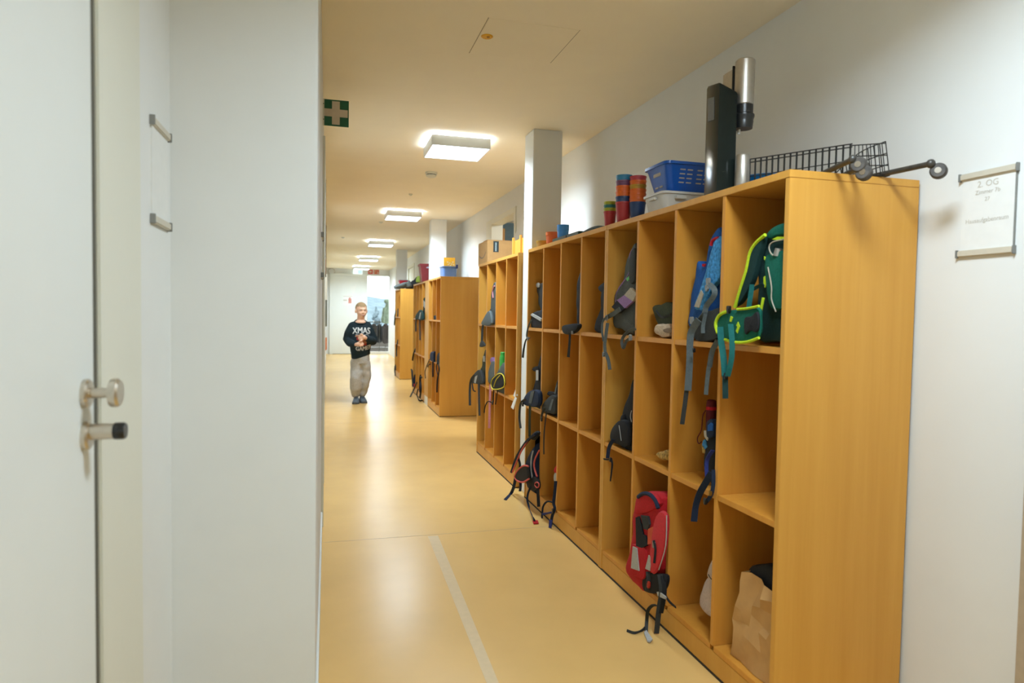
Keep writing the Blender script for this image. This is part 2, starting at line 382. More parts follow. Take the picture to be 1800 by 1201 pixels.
for y, lb in ((1.08, 'white square ceiling lamp overhead beside the viewer'), (-2.65, 'white square ceiling lamp behind the viewer')):
    c = copy_tree(lamp); c.location = (0.9375, y, ZC); c['label'] = lb
    for ch in c.children:
        if ch.type == 'LIGHT': ch.data = ch.data.copy(); ch.data.energy *= 0.88 if y > 0 else 0.5

# ceiling fittings
r = thing('smoke_detector', 'round cream smoke detector on the ceiling behind the nearest lamp', 'smoke detector', (0.921, 6.245, ZC))
obj('base', G().lathe((0.921, 6.245, ZC), [(0.055, 0), (0.055, -0.018), (0.05, -0.020)], 28), M_FRAME, r)
obj('vent_slot', G().lathe((0.921, 6.245, ZC), [(0.044, -0.018), (0.044, -0.028)], 28), M_SEAL, r)
obj('cap', G().lathe((0.921, 6.245, ZC), [(0.048, -0.027), (0.047, -0.040), (0.035, -0.046)], 28), M_FRAME, r)
CN = [(0.877, 7.45, 0.022, 'small round sensor on the ceiling between the first two lamps'), (0.26, 12.2, 0.03, 'small round sensor on the ceiling left of the third lamp'), (0.74, 9.9, 0.03, 'small round sensor on the ceiling just beyond the second lamp'), (0.9, 13.8, 0.03, 'small round sensor on the ceiling just beyond the third lamp')]
for x, y, rr, lb in CN:
    tag(obj('ceiling_sensor', G().lathe((x, y, ZC), [(rr, 0), (rr, -0.006), (rr*0.6, -0.014), (rr*0.5, -0.02)], 16), M_FRAME), lb, 'sensor', 'small ceiling sensors')
r = thing('sprinkler_cover', 'round yellow orange cover disc on the ceiling beside a thin slit', 'ceiling cover', (0.715, 3.119, ZC))
obj('disc', G().lathe((0.715, 3.119, ZC), [(0.028, 0), (0.028, -0.003), (0.024, -0.006)], 28), mat('orange_plastic', (0.78, 0.40, 0.012), 0.4), r)
obj('nozzle', G().lathe((0.719, 3.112, ZC), [(0.008, -0.005), (0.006, -0.010)], 12), mat('dark_orange_plastic', (0.35, 0.14, 0.01), 0.4), r)
r = thing('ceiling_hatch', 'flush square access hatch in the ceiling outlined by two thin slits', 'access hatch', (0.892, 3.14, ZC))
obj('panel', G().box(0.681, 2.925, ZC-0.0012, 1.103, 3.345, ZC), M_CEIL, r)
for x in (0.6765, 1.1045): obj('slit', G().box(x-0.0015, 2.925, ZC-0.0008, x+0.0015, 3.345, ZC), mat('slit_shadow_gap', (0.34, 0.27, 0.17), 0.8), r)

# ------------------------------------------------------------------ cubby banks
def cubby(label, y0, y1, n):
    r = thing('cubby_unit', label, 'cubby shelf', (XF+DEP/2, (y0+y1)/2, 0), 'banks of wooden cubbies along the right wall')
    t = 0.02; x1 = XF+DEP; bv = 0.0012
    obj('top_panel', G().box(XF-0.001, y0, ZT-0.024, x1, y1, ZT, bv), M_WOOD, r)
    pitch = (y1-y0-t)/n
    for k in (0, n): obj('side_panel', G().box(XF, y0+k*pitch, 0.007, x1, y0+k*pitch+t, ZT-0.0245, bv), M_WOOD, r)
    for k in range(1, n): obj('divider', G().box(XF+0.001, y0+k*pitch, 0.105, x1-0.012, y0+k*pitch+t, ZT-0.0245, bv), M_WOOD_SHADE, r)
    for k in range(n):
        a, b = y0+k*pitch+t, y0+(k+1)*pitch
        for z in (1.208, 0.661): obj('shelf', G().box(XF+0.003, a+0.0003, z-0.02, x1-0.012, b-0.0003, z, bv), M_WOOD_SHADE, r)
        obj('bottom_panel', G().box(XF+0.003, a+0.0003, 0.086, x1-0.012, b-0.0003, 0.106, bv), M_WOOD_SHADE, r)
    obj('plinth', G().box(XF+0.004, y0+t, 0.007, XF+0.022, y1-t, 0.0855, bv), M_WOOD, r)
    obj('plinth_gap_shade', G().box(XF+0.001, y0+0.001, 0.0, XF+0.02, y1-0.001, 0.0068), M_GAPSHADE, r)  # black strip laid in as the shade of the gap beneath the plinth
    obj('back_panel', G().box(x1-0.0115, y0+t, 0.10, x1-0.003, y1-t, ZT-0.026), M_WOOD_SHADE, r)
    return r
cubby('nearest wooden cubby bank, its broad end panel facing the viewer', 1.765, 3.1515, 4)
cubby('second wooden cubby bank from the viewer, up against the nearest pillar', 3.1535, 4.5274, 4)
cubby('wooden cubby bank just beyond the nearest pillar, carrying the cardboard box', 4.778, 6.116, 4)
cubby('wooden cubby bank with free end panel, near the blue crate', 8.278, 9.295, 3)
cubby('wooden cubby bank beyond the filler board, carrying the maroon bin', 9.632, 11.01, 4)
cubby('farthest wooden cubby bank with grey jacket lying on top', 13.04, 14.06, 3)
r = thing('filler_board', 'plain upright beech board covering the pillar between two cubby banks', 'board', (XF+0.012, 9.46, 0))
obj('board', G().box(XF, 9.297, 0.12, XF+0.022, 9.630, ZT, 0.001), M_WOOD, r)
obj('foot_block', G().box(XF+0.002, 9.297, 0.0, XF+0.024, 9.630, 0.118, 0.001), M_BASE, r)
# ------------------------------------------------------------------ signs and wall fittings
def a4_sign(label, face_x, y0, y1, z0, z1, sgn, lines):
    # aluminium profile at top and bottom, clear pocket with a printed sheet; sgn = -1 hangs on the right wall, +1 on the left wall
    yc = (y0+y1)/2
    r = thing('wall_sign', label, 'wall sign', (face_x, yc, z0))
    s = sgn
    for nm, z in (('top_rail', z1), ('bottom_rail', z0)):
        g = G(); xa, xb = sorted((face_x, face_x+s*0.011)); g.box(xa, y0, z-0.010, xb, y1, z+0.010, 0.003)
        o = obj(nm, g, M_RAIL, r)
        for y in (y0-0.003, y1):
            xa, xb = sorted((face_x, face_x+s*0.013)); obj('end_cap', G().box(xa, y, z-0.012, xb, y+0.004, z+0.012, 0.001), M_GREYPL, o)
    xa, xb = sorted((face_x, face_x+s*0.004)); obj('sheet', G().box(xa, y0+0.006, z0+0.008, xb, y1-0.006, z1-0.008), M_PAPER, r)
    if s < 0: xa, xb = sorted((face_x, face_x+s*0.006)); obj('side_rod', G().box(xa, min(y0, y1)+0.0015, z0, xb, min(y0, y1)+0.0035, z1), M_GREYPL, r)
    if lines:
        ux = (0, -1, 0) if s < 0 else (0, 1, 0)
        for txt, size, z in lines:
            obj('lettering', place_bm(text_bm(txt, size, 0.0002), basis((face_x+s*0.0046, yc, z), ux, (0, 0, 1))), M_INK, r, smooth=0)
    return r
a4_sign('white sheet in an aluminium rail frame on the right wall', XW, 1.448, 1.622, 1.505, 1.735, -1,
        (('2. OG', 0.026, 1.705), ('Zimmer 7b', 0.017, 1.682), ('27', 0.016, 1.66), ('Hausaufgabenraum', 0.0175, 1.60)))
a4_sign('white rail frame sign at the left, beside the near door', -0.4154, 1.812, 1.99, 1.518, 1.755, 1, ())
r = thing('first_aid_sign', 'green first aid sign with cream cross projecting from the left wall', 'sign', (0.05, 4.03, 2.36))
g = G(); g.box(-0.03, 4.032, 2.362, 0.114, 4.036, 2.511)
obj('plate', g, M_SIGNG, r)
def cross_g(y):
    g = G(); cx, cz, a, b = 0.042, 2.4365, 0.0215, 0.066
    g.box(cx-a, y, cz-b, cx+a, y+0.001, cz+b); g.box(cx-b, y, cz-a, cx-a, y+0.001, cz+a); g.box(cx+a, y, cz-a, cx+b, y+0.001, cz+a); return g
obj('cross', cross_g(4.0305), M_SIGNW, r); obj('cross', cross_g(4.0365), M_SIGNW, r)
g = G(); g.box(XL, 4.028, 2.362, -0.022, 4.040, 2.511, 0.001); br = obj('bracket', g, M_FRAME, r)
for z in (2.395, 2.483): obj('screw', G().lathe((-0.026, 4.027, z), [(0.003, 0), (0.003, 0.002)], 10, 'Y'), M_SEAL, br)
a4_sign('slim sign holder seen edge-on on the left corridor wall', XL, 3.30, 3.50, 1.47, 1.66, 1, ())
# far end signs
r = thing('exit_sign', 'glowing white and green exit sign on the end wall', 'exit sign', (0.88, YF-0.02, 2.47))
obj('housing', G().box(0.765, YF-0.05, 2.50, 1.02, YF, 2.625 if False else 2.598, 0.002), M_LAMPW, r)
obj('panel', G().box(0.755, YF-0.06, 2.445, 1.03, YF-0.035, 2.585), glow('exit_sign_white_light', (0.80, 1.0, 0.94), 1.0), r)
g = G(); y = YF-0.0625; g.box(0.90, y, 2.462, 1.015, y+0.002, 2.568); obj('figure_field', g, glow('exit_sign_green_light', (0.50, 0.90, 0.76), 0.9), r)
r = thing('fire_sign', 'pair of small red fire safety signs on the end wall', 'sign', (1.35, YF-0.01, 2.47))
p1 = obj('plate', G().box(1.20, YF-0.012, 2.462, 1.345, YF-0.004, 2.607 if False else 2.595), M_RED, r)
p2 = obj('plate', G().box(1.375, YF-0.012, 2.462, 1.535, YF-0.004, 2.595), mat('sign_orange_red', (0.55, 0.10, 0.03), 0.5), r)
y = YF-0.014
g = G(); g.face([(1.225, y, 2.51), (1.225, y, 2.55), (1.27, y, 2.55), (1.27, y, 2.575), (1.325, y, 2.53), (1.27, y, 2.485), (1.27, y, 2.51)]); obj('arrow', g, M_SIGNW, p1, smooth=0)
g = G(); g.box(1.392, y, 2.475, 1.405, y+0.001, 2.585); g.box(1.405, y, 2.570, 1.44, y+0.001, 2.585); g.box(1.405, y, 2.525, 1.43, y+0.001, 2.538); g.box(1.47, y, 2.475, 1.485, y+0.001, 2.56); g.box(1.50, y, 2.475, 1.52, y+0.001, 2.53)
obj('symbol', g, M_SIGNW, p2, smooth=0)
r = thing('ring_wreath', 'thin dark ring wreath hanging high on the end wall', 'wreath', (0.10, YF-0.02, 2.40))
obj('ring', G().tube([(0.12+0.098*math.cos(a*math.pi/14), YF-0.015, 2.505+0.098*math.sin(a*math.pi/14)*0.93) for a in range(28)], 0.008, 6, True), M_INK, r)
obj('ribbon', G().ribbon([(0.04, YF-0.02, 2.54), (0.08, YF-0.02, 2.51), (0.10, YF-0.02, 2.47)], 0.03, 0.004, (1, 0, 0.4)), M_PAPER, r)
r = thing('door_notice', 'white paper notice with a small red drawing on the end door', 'notice', (0.58, YF-0.05, 1.5))
obj('sheet', G().box(0.46, YF-0.0475, 1.50, 0.75, YF-0.0455, 1.80), M_PAPER, r)
obj('print', G().box(0.47, YF-0.0488, 1.755, 0.73, YF-0.0478, 1.768), M_INK, r)
g = G(); g.box(0.62, YF-0.0488, 1.55, 0.71, YF-0.0478, 1.69); g.ell((0.66, YF-0.049, 1.71), (0.03, 0.001, 0.02), sub=2); obj('drawing', g, mat('pale_red_print', (0.62, 0.25, 0.2), 0.6), r)
obj('print', G().box(0.47, YF-0.0488, 1.62, 0.58, YF-0.0478, 1.66), M_INK, r)
tag(obj('door_paper', G().prism([(0.66, YF-0.049, 2.02), (0.86, YF-0.049, 2.14), (0.80, YF-0.049, 1.85), (0.74, YF-0.049, 1.84)], (0, -0.0015, 0)), M_PAPER), 'crooked blank white paper high on the end door', 'paper')
# sheets on the left wall, seen almost edge-on
for i, (y, z, hh, c, lb) in enumerate(((11.2, 1.05, 0.55, (0.12, 0.13, 0.07), 'dark green sheet low on the left corridor wall'), (9.2, 1.45, 0.35, (0.62, 0.58, 0.45), 'cream sheet on the left corridor wall before the green one'), (13.5, 1.6, 0.4, (0.5, 0.42, 0.3), 'tan sheet far down the left corridor wall'), (12.0, 0.62, 0.22, (0.6, 0.16, 0.03), 'small orange sheet low on the left corridor wall'))):
    P = [(XL+0.002, y, z), (XL+0.015, y+0.15, z), (XL+0.028, y+0.3, z)]
    g = G(); g.ribbon([(a, b, zz) for a, b, zz in P], hh, 0.002, (0, 0, 1)); bmesh.ops.translate(g.b, verts=g.b.verts, vec=(0, 0, hh/2))
    tag(obj('wall_sheet', g, mat('sheet_colour_%d' % i, c, 0.7)), lb, 'sheet')
g = G(); g.box(XL, 5.6, 1.75, XL+0.012, 8.6, 2.32, 0.002)
r = thing('pin_board', 'long narrow brown pin board high on the left corridor wall', 'pin board', (XL, 7.1, 1.75)); obj('board', g, mat('brown_cork', (0.36, 0.19, 0.08), 0.85, 0.2, 60), r)
g = G(); g.box(XL, 5.57, 1.72, XL+0.016, 5.6, 2.35, 0.001); g.box(XL, 8.6, 1.72, XL+0.016, 8.63, 2.35, 0.001); obj('board_frame', g, M_SEAL, r)

# ------------------------------------------------------------------ things on top of the cubbies
# drinks machine
r = thing('drinks_machine', 'tall glossy black drinks machine with a silver head on the nearest bank', 'drinks machine', (1.43, 2.22, ZT))
N, L_, R_ = [(1.385,2.213,1.843)][0], [(1.405,2.333,1.868)][0], [(1.455,2.200,1.845)][0]
def at_z(p, z): return Vector((p[0], p[1], z))
_cs = [Vector(N), Vector(L_), Vector((L_[0]+0.055, L_[1]-0.01, 0)), Vector((R_[0]+0.03, R_[1]+0.07, 0)), Vector(R_)]; foot = []
for k_ in range(5):
    c_, p_, n_ = _cs[k_].copy(), _cs[k_-1].copy(), _cs[(k_+1) % 5].copy(); c_.z = p_.z = n_.z = 0; d_ = 0.009
    a_ = c_+(p_-c_).normalized()*d_; b_ = c_+(n_-c_).normalized()*d_
    foot += [a_, a_.lerp(c_, 0.42).lerp(c_.lerp(b_, 0.42), 0.3), a_.lerp(c_, 0.7).lerp(c_.lerp(b_, 0.3), 0.5), b_.lerp(c_, 0.42).lerp(c_.lerp(a_, 0.42), 0.3), b_]
bm = G(); ztop = {}
zN, zL, zR = [(1.385,2.222,2.165)][0][2], [(1.405,2.349,2.188)][0][2], [(1.455,2.214,2.134)][0][2]
A = []; B = []; B2 = []
cx = sum(p.x for p in foot)/len(foot); cy = sum(p.y for p in foot)/len(foot)
den = ((L_[1]-R_[1])*(N[0]-R_[0]) + (R_[0]-L_[0])*(N[1]-R_[1]))
for p in foot:
    l1 = ((L_[1]-R_[1])*(p.x-R_[0]) + (R_[0]-L_[0])*(p.y-R_[1]))/den; l2 = ((R_[1]-N[1])*(p.x-R_[0]) + (N[0]-R_[0])*(p.y-R_[1]))/den
    z = l1*zN+l2*zL+(1-l1-l2)*zR; z = min(max(z, 2.05), 2.26)
    A.append(bm.b.verts.new((p.x, p.y, ZT+0.001))); B.append(bm.b.verts.new((p.x, p.y, z-0.008))); B2.append(bm.b.verts.new((cx+(p.x-cx)*0.93, cy+(p.y-cy)*0.93, z)))
n = len(A)
for k in range(n):
    bm.b.faces.new((A[k], A[(k+1) % n], B[(k+1) % n], B[k])); bm.b.faces.new((B[k], B[(k+1) % n], B2[(k+1) % n], B2[k]))
bm.b.faces.new(B2); bm.b.faces.new(A[::-1])
obj('column', bm, M_GLOSSBLK, r, 50)
# rating label on the left face
ll = [Vector(q) for q in [(1.392,2.317,2.138),(1.392,2.254,2.125),(1.392,2.250,2.040),(1.392,2.309,2.048)]]
nrm = (Vector(N)-Vector(L_)); nrm = Vector((nrm.y, -nrm.x, 0)).normalized(); nrm = nrm if nrm.x < 0 else -nrm
for q in ll:
    # put the label on the left face
    e = Vector((N[0]-L_[0], N[1]-L_[1], 0)); tt = max(0.1, min(0.85, ((q-Vector((L_[0], L_[1], q.z))).dot(e))/e.length_squared)); f0 = Vector((L_[0], L_[1], 0))+e*tt; q.x, q.y = (f0+nrm*0.0006).x, (f0+nrm*0.0006).y
obj('rating_label', G().prism(ll, nrm*0.001), mat('grey_label_print', (0.10, 0.11, 0.11), 0.5, 0.6, 300, stretch=(1, 1, 3)), r)
hc = [(1.500,2.225,2.170)][0]; z1 = [(1.500,2.230,2.263)][0][2]; z0 = [(1.500,2.221,2.093)][0][2]; zc = [(1.500,2.217,2.008)][0][2]
obj('head', G().lathe((hc[0], hc[1], 0), [(0.030, z0), (0.034, z0+0.004), (0.036, z1-0.006), (0.030, z1)], 32), M_ALU, r)
q = [(1.500,2.323,2.201)][0]; o = G().box(hc[0]-0.02, hc[1]+0.01, z0+0.01, hc[0]+0.03, q[1]+0.022, z1-0.016, 0.006); obj('head_rear', o, M_ALU, r)
obj('head_trim', G().box(hc[0]-0.028, hc[1]+0.036, z0+0.01, hc[0]-0.018, hc[1]+0.042, z1-0.012, 0.001), M_BLACK, r)
zz = [z0+0.001, z0-0.03, z0-0.034, z0-0.042, z0-0.055, z0-0.060, zc]
obj('collar', G().lathe((hc[0], hc[1], 0), [(0.033, zz[0]), (0.033, zz[1]), (0.038, zz[2]), (0.0385, zz[3]), (0.034, zz[4]), (0.035, zz[5]), (0.032, zc)], 28), M_BLACK, r)
q = [(1.490,2.239,2.015)][0]; zb = [(1.490,2.237,1.991)][0][2]
obj('nozzle', G().lathe((q[0], q[1], 0), [(0.004, zb), (0.006, zb+0.004), (0.006, zc+0.01)], 12), mat('clear_plastic_tube', (0.75, 0.75, 0.7), 0.2), r)
q = [(1.460,2.164,1.838)][0]; zt = [(1.460,2.167,1.895)][0][2]
r = thing('metal_canister', 'silver canister standing behind the black drinks machine', 'canister', (q[0], q[1], ZT))
obj('body', G().lathe((q[0], q[1], ZT), [(0.027, 0.0), (0.028, 0.002), (0.026, zt-ZT-0.006), (0.022, zt-ZT)], 28), M_ALU, r)

# white bin with blue basket on it
def tray(g, x0, x1, y0, y1, z0, z1, flare, th=0.004, rim=0.010, rise=0.0):
    def ring(ix, z, k=0.03, n=5):
        P = []
        for cx, cy, a0 in ((x1+ix-k, y1+ix-k, 0), (x0-ix+k, y1+ix-k, 90), (x0-ix+k, y0-ix+k, 180), (x1+ix-k, y0-ix+k, 270)):
            for j in range(n+1): a = math.radians(a0+90*j/n); P.append(Vector((cx+k*math.cos(a), cy+k*math.sin(a), z)))
        return P
    R = [ring(0, z0), ring(flare, z1-rim), ring(flare+rim*0.7, z1-rim), ring(flare+rim*0.7, z1), ring(flare-th, z1), ring(-th, z0+th)]
    V = [[g.b.verts.new(p) for p in q] for q in R]
    for A, B in zip(V, V[1:]):
        m = len(A)
        for k in range(m): g.b.faces.new((A[k], A[(k+1) % m], B[(k+1) % m], B[k]))
    g.b.faces.new(V[0][::-1]); g.b.faces.new(V[-1]); return g
r = thing('storage_bin', 'translucent white storage bin under the blue basket', 'storage bin', (1.53, 2.62, ZT))
obj('bin', tray(G(), 1.43, 1.74, 2.69, 2.86, ZT+0.001, 1.852, 0.014), mat('translucent_white_plastic', (0.62, 0.60, 0.54), 0.35, 0.03), r)
g = G(); g.box(1.404, 2.74, 1.822, 1.418, 2.80, 1.834, 0.002); g.box(1.47, 2.660, 1.818, 1.52, 2.675, 1.834, 0.002); obj('handle_lug', g, mat('translucent_white_lug', (0.60, 0.58, 0.52), 0.35), r)
r = thing('plastic_basket', 'royal blue slotted plastic basket resting on the white bin', 'basket', (1.53, 2.62, 1.838))
M_BLUEP = mat('royal_blue_plastic', (0.004, 0.085, 0.42), 0.28)
obj('basket_body', tray(G(), 1.455, 1.73, 2.70, 2.85, 1.8525, 1.982, 0.03, 0.003, 0.012), M_BLUEP, r)
M_SLOT = mat('slot_seen_through', (0.45, 0.40, 0.34), 0.7)
for j in range(2):
    for k in range(2):
        for z in (1.950, 1.932, 1.914, 1.896):
            f = (z-1.8525)/0.118; x = 1.492+j*0.085+k*0.036
            obj('slot', G().box(x, 2.70-0.03*f-0.0015, z-0.0035, x+0.028, 2.70-0.03*f+0.002, z+0.0035, 0.0015), M_SLOT, r)
f = 0.72; obj('hand_hole', G().box(1.455-0.03*f-0.002, 2.74, 1.930, 1.455-0.03*f+0.002, 2.81, 1.947, 0.0018), M_SLOT, r)
for y in (2.745, 2.785): obj('slot', G().box(1.455-0.03*0.3-0.002, y, 1.880, 1.455-0.03*0.3+0.002, y+0.028, 1.888, 0.0015), M_SLOT, r)

# stacks of nested plastic cups
CUPC = {'r': (0.42, 0.03, 0.03), 'o': (0.72, 0.14, 0.015), 'b': (0.03, 0.22, 0.42), 'n': (0.02, 0.05, 0.14), 'g': (0.36, 0.38, 0.02), 't': (0.02, 0.16, 0.14), 'p': (0.48, 0.05, 0.07), 'y': (0.50, 0.28, 0.02), 'v': (0.16, 0.06, 0.14)}
CUPM = {k: mat('cup_plastic_'+{'r': 'red', 'o': 'orange', 'b': 'light_blue', 'n': 'navy', 'g': 'lime', 't': 'teal', 'p': 'pink', 'y': 'amber', 'v': 'plum'}[k], c, 0.35, 0.04) for k, c in CUPC.items()}
NM = {'r': 'red', 'o': 'orange', 'b': 'light blue', 'n': 'navy', 'g': 'lime', 't': 'teal', 'p': 'pink', 'y': 'amber', 'v': 'plum'}
def stack(cx, cy, seq, r, hgt, step, where):
    # seq from the bottom; the lowest cup shows its whole body, each next one its rim
    z = ZT+0.001
    pos = ['bottom', 'second', 'third', 'fourth', 'fifth', 'sixth', 'seventh']
    for i, k in enumerate(seq):
        lab = '%s plastic cup, %s of the %s' % (NM[k], 'topmost' if i == len(seq)-1 else ('bottom' if i == 0 else pos[i]+' from the bottom'), where)
        hh = hgt; rb, rt = r*0.74, r
        zb = z
        g = G(); th = 0.0016
        prof = [(rb, zb), (rb+0.001, zb+0.003)]
        prof = [(rb*0.9, zb), (rb, zb+0.004), (rt-0.0015, zb+hh-0.008), (rt, zb+hh-0.007), (rt, zb+hh), (rt-th, zb+hh), (rt-th-0.001, zb+hh-0.006), (rb-th, zb+0.006)]
        g.lathe((cx, cy, 0), prof, 26); bmesh.ops.recalc_face_normals(g.b, faces=g.b.faces)
        tag(obj('plastic_cup', g, CUPM[k]), lab, 'cup', 'coloured cups stacked on the nearest bank')
        z += step
stack(1.425, 3.275, 'rgtg', 0.034, 0.088, 0.0165, 'short stack farthest along the shelf')
stack(1.425, 3.110, 'rnoovb', 0.041, 0.11, 0.0265, 'tall middle stack')
stack(1.465, 3.035, 'noooyop', 0.041, 0.10, 0.021, 'tall stack next to the white bin')
# tubs on the second bank
def tub(lab, cx, cy, z, r, h_, m):
    g = G(); g.lathe((cx, cy, z), [(r*0.86, 0), (r*0.88, 0.002), (r*0.95, h_*0.68), (r, h_*0.70), (r, h_), (r-0.003, h_), (r*0.9, h_*0.68), (r*0.84, 0.003)], 28); return tag(obj('plastic_tub', g, m), lab, 'tub', 'plastic tubs on the second bank')
tub('amber yellow tub under an orange tub beside the nearest pillar', 1.435, 4.40, ZT+0.001, 0.058, 0.047, CUPM['y'])
tub('orange red tub perched on the amber tub by the pillar', 1.45, 4.265, ZT+0.018, 0.05, 0.075, CUPM['o'])
tub('clear blue tub standing right of the orange tubs', 1.435, 4.03, ZT+0.002, 0.038, 0.110, mat('clear_blue_plastic', (0.06, 0.30, 0.75), 0.2))
r = thing('flat_case', 'flat dark green case lying along the front of the second bank', 'case', (1.44, 3.83, ZT))
obj('case_body', G().box(1.375, 3.60, ZT+0.0005, 1.42, 4.06, ZT+0.024, 0.003), mat('dark_green_plastic', (0.02, 0.05, 0.03), 0.4), r)
obj('case_clip', G().box(1.372, 3.80, ZT+0.004, 1.376, 3.84, ZT+0.020, 0.001), M_BLACK, r)
tag(obj('folded_cloth', G().pillow([(1.40, 3.30, ZT+0.004), (1.40, 3.56, ZT+0.004), (1.40, 3.58, ZT+0.014), (1.40, 3.42, ZT+0.026), (1.40, 3.32, ZT+0.020)], 0.02, 0.10, lim=(1.37, 1.5, 3.16, 3.59, ZT+0.001, 2)), mat('dark_olive_cloth', (0.05, 0.06, 0.045), 0.9, 0.3, 60)), 'dark folded cloth on the front edge left of the cups', 'cloth')

# black wire trolley lying on the nearest bank
r = thing('wire_trolley', 'black wire shopping trolley lying on its side on the nearest bank', 'trolley', (1.6, 1.9, ZT))
g = G()
ya = (1.475, 2.150, ZT+0.003); yb = (1.600, 1.786, ZT+0.003)
za, zb_ = 0.118, 0.098
def lerp(a, b, t): return tuple(a[i]+(b[i]-a[i])*t for i in range(3))
def P(t, f): q = lerp(ya, yb, t); return (q[0], q[1], q[2]+(za+(zb_-za)*t)*f)
for f, rr in ((0.0, 0.002), (0.47, 0.0017), (0.90, 0.002), (1.0, 0.002)): g.tube([P(t/10, f) for t in range(11)], rr, 6)
for k in range(17): g.tube([P(k/16.5+0.015, 0), P(k/16.5+0.015, 1.0)], 0.0033, 6)
obj('basket_side', g, M_BLACK, r)
# second side of the basket, nearer the wall
g = G(); c0 = (1.755, 2.06, ZT+0.003); c1 = (1.715, 1.752, ZT+0.003)
def Q(t, f): q = lerp(c0, c1, t); return (q[0]-0.02*f, q[1], q[2]+(0.03+0.075*math.sin(min(1, t*1.25)*math.pi/2))*f)
for f in (0, 0.33, 0.66, 1.0): g.tube([Q(t/12, f) for t in range(13)], 0.0018, 6)
for k in range(12): g.tube([Q(k/11, 0), Q(k/11, 1)], 0.0018, 6)
obj('basket_side', g, M_BLACK, r)
g = G()
for k in range(12):
    a = P(k/11*0.98+0.01, 0.0); b = Q(k/11, 0.0); g.tube([a, b], 0.0017, 6)
for k in range(6): t = k/5; g.tube([lerp(P(0.01, 0), Q(0, 0), t), lerp(P(0.98, 0), Q(1, 0), t)], 0.0017, 6)
obj('basket_floor', g, M_BLACK, r)
g = G(); e0 = P(1, 0); 
for f in (0.3, 0.6, 0.95): g.tube([lerp(P(0.99, f), Q(1, f), t/8) for t in range(9)], 0.0018, 6)
for k in range(1, 9): t = k/9; g.tube([lerp(P(0.99, 0.0), Q(1, 0.0), t), lerp(P(0.99, 0.95), Q(1, 0.95), t)], 0.0016, 6)
obj('basket_end', g, M_BLACK, r)
M_LEG = mat('scuffed_black_tube', (0.045, 0.04, 0.032), 0.4, 0.3, 60)
def castor(c, ax, up):
    c = Vector(c)
    o = obj('castor', G().lathe((0, 0, 0), [(0.007, -0.012), (0.019, -0.012), (0.023, -0.007), (0.023, 0.007), (0.019, 0.012), (0.007, 0.012)], 22), mat('worn_castor_rubber', (0.07, 0.06, 0.05), 0.6, 0.4, 60), r)
    hb = obj('hub', G().lathe((0, 0, 0), [(0.004, -0.0135), (0.009, -0.0135), (0.009, 0.0135), (0.004, 0.0135)], 14), M_STEEL, r); hb.parent = o
    m = Vector((0, 0, 1)).rotation_difference(Vector(ax)).to_matrix().to_4x4(); m.translation = c-wpos(r); o.matrix_local = m @ Matrix.Translation(wpos(r))
    return o
l1a, l1b = (1.56, 1.93, ZT+0.012), [(1.495,1.665,1.774)][0]
obj('leg', G().tube([l1a, l1b], 0.0085, 10), M_LEG, r)
obj('leg', G().tube([(1.63, 1.90, ZT+0.010), (1.535, 1.655, ZT+0.004)], 0.0085, 10), M_LEG, r)
l2a, l2b = (1.70, 1.90, ZT+0.012), [(1.714,1.600,1.764)][0]
obj('leg', G().tube([l2a, l2b], 0.0085, 10), M_LEG, r)
for c, up in ((l1b, 0), (l2b, 0)):
    g = G(); g.ell(c, (0.013, 0.013, 0.014), sub=2); obj('fork', g, M_LEG, r)
castor([(1.509,1.655,1.757)][0], (-0.85, -0.5, 0.0), None)
castor([(1.519,1.645,1.732)][0], (-0.80, -0.35, 0.1), None)
castor([(1.733,1.590,1.742)][0], (-0.80, -0.55, 0.05), None)
g = G(); g.tube([l2b, [(1.740,1.600,1.746)][0]], 0.009, 8); obj('fork', g, M_LEG, r)
g = G(); g.tube([l1b, [(1.535,1.665,1.739)][0]], 0.009, 8); obj('fork', g, M_LEG, r)
# blue bowl inside the trolley
q = [(1.580,2.154,1.845)][0]
r = thing('plastic_bowl', 'blue oval plastic bowl behind the bars of the wire trolley', 'bowl', (1.60, 2.235, ZT))
g = G(); g.lathe((1.60, 2.235, ZT+0.0065), [(0.075, 0), (0.080, 0.003), (0.100, 0.062), (0.104, 0.064), (0.104, 0.068), (0.099, 0.068), (0.094, 0.060), (0.074, 0.006)], 36, sy=1.15); bmesh.ops.recalc_face_normals(g.b, faces=g.b.faces)
obj('bowl_body', g, mat('mid_blue_plastic', (0.0, 0.16, 0.42), 0.3), r)
obj('bowl_button', G().lathe((1.503, 2.19, ZT+0.040), [(0.007, -0.003), (0.007, 0.004)], 12, 'X'), M_DIFF if False else M_SEAL, r)

# cardboard box with a smile on its end and dark tape labels
M_CARD = mat('brown_cardboard', (0.50, 0.30, 0.115), 0.75, 0.06, 20)
r = thing('cardboard_box', 'brown cardboard box with a curved smile arrow, beyond the nearest pillar', 'cardboard box', (1.54, 6.15, ZT))
bx0, bx1, by0, by1, bz1 = 1.415, 1.70, 5.965, 6.33 if False else 6.10, 1.945
by0, by1 = 5.99, 6.33
by0 = 5.95; by1 = 6.112
by0, by1 = 5.62, 6.09
bq = [(1.400,5.961,1.928)][0]
bx0, by0 = 1.40, bq[1]; by1 = [(1.400,6.342,1.937)][0][1]; bz1 = [(1.400,5.964,1.970)][0][2]; bx1 = [(1.645,5.900,1.964)][0][0]
obj('carton', G().box(bx0, by0, ZT+0.001, bx1, by1, bz1, 0.003), M_CARD, r)
obj('lid_flap', G().box(bx0-0.002, by0-0.002, bz1-0.004, bx1+0.002, by0+0.16, bz1+0.003, 0.001), M_CARD, r)
zc = (ZT+bz1)/2
yv = [by0+(by1-by0)*t for t in (0.85, 0.72, 0.58, 0.42, 0.28, 0.16)]
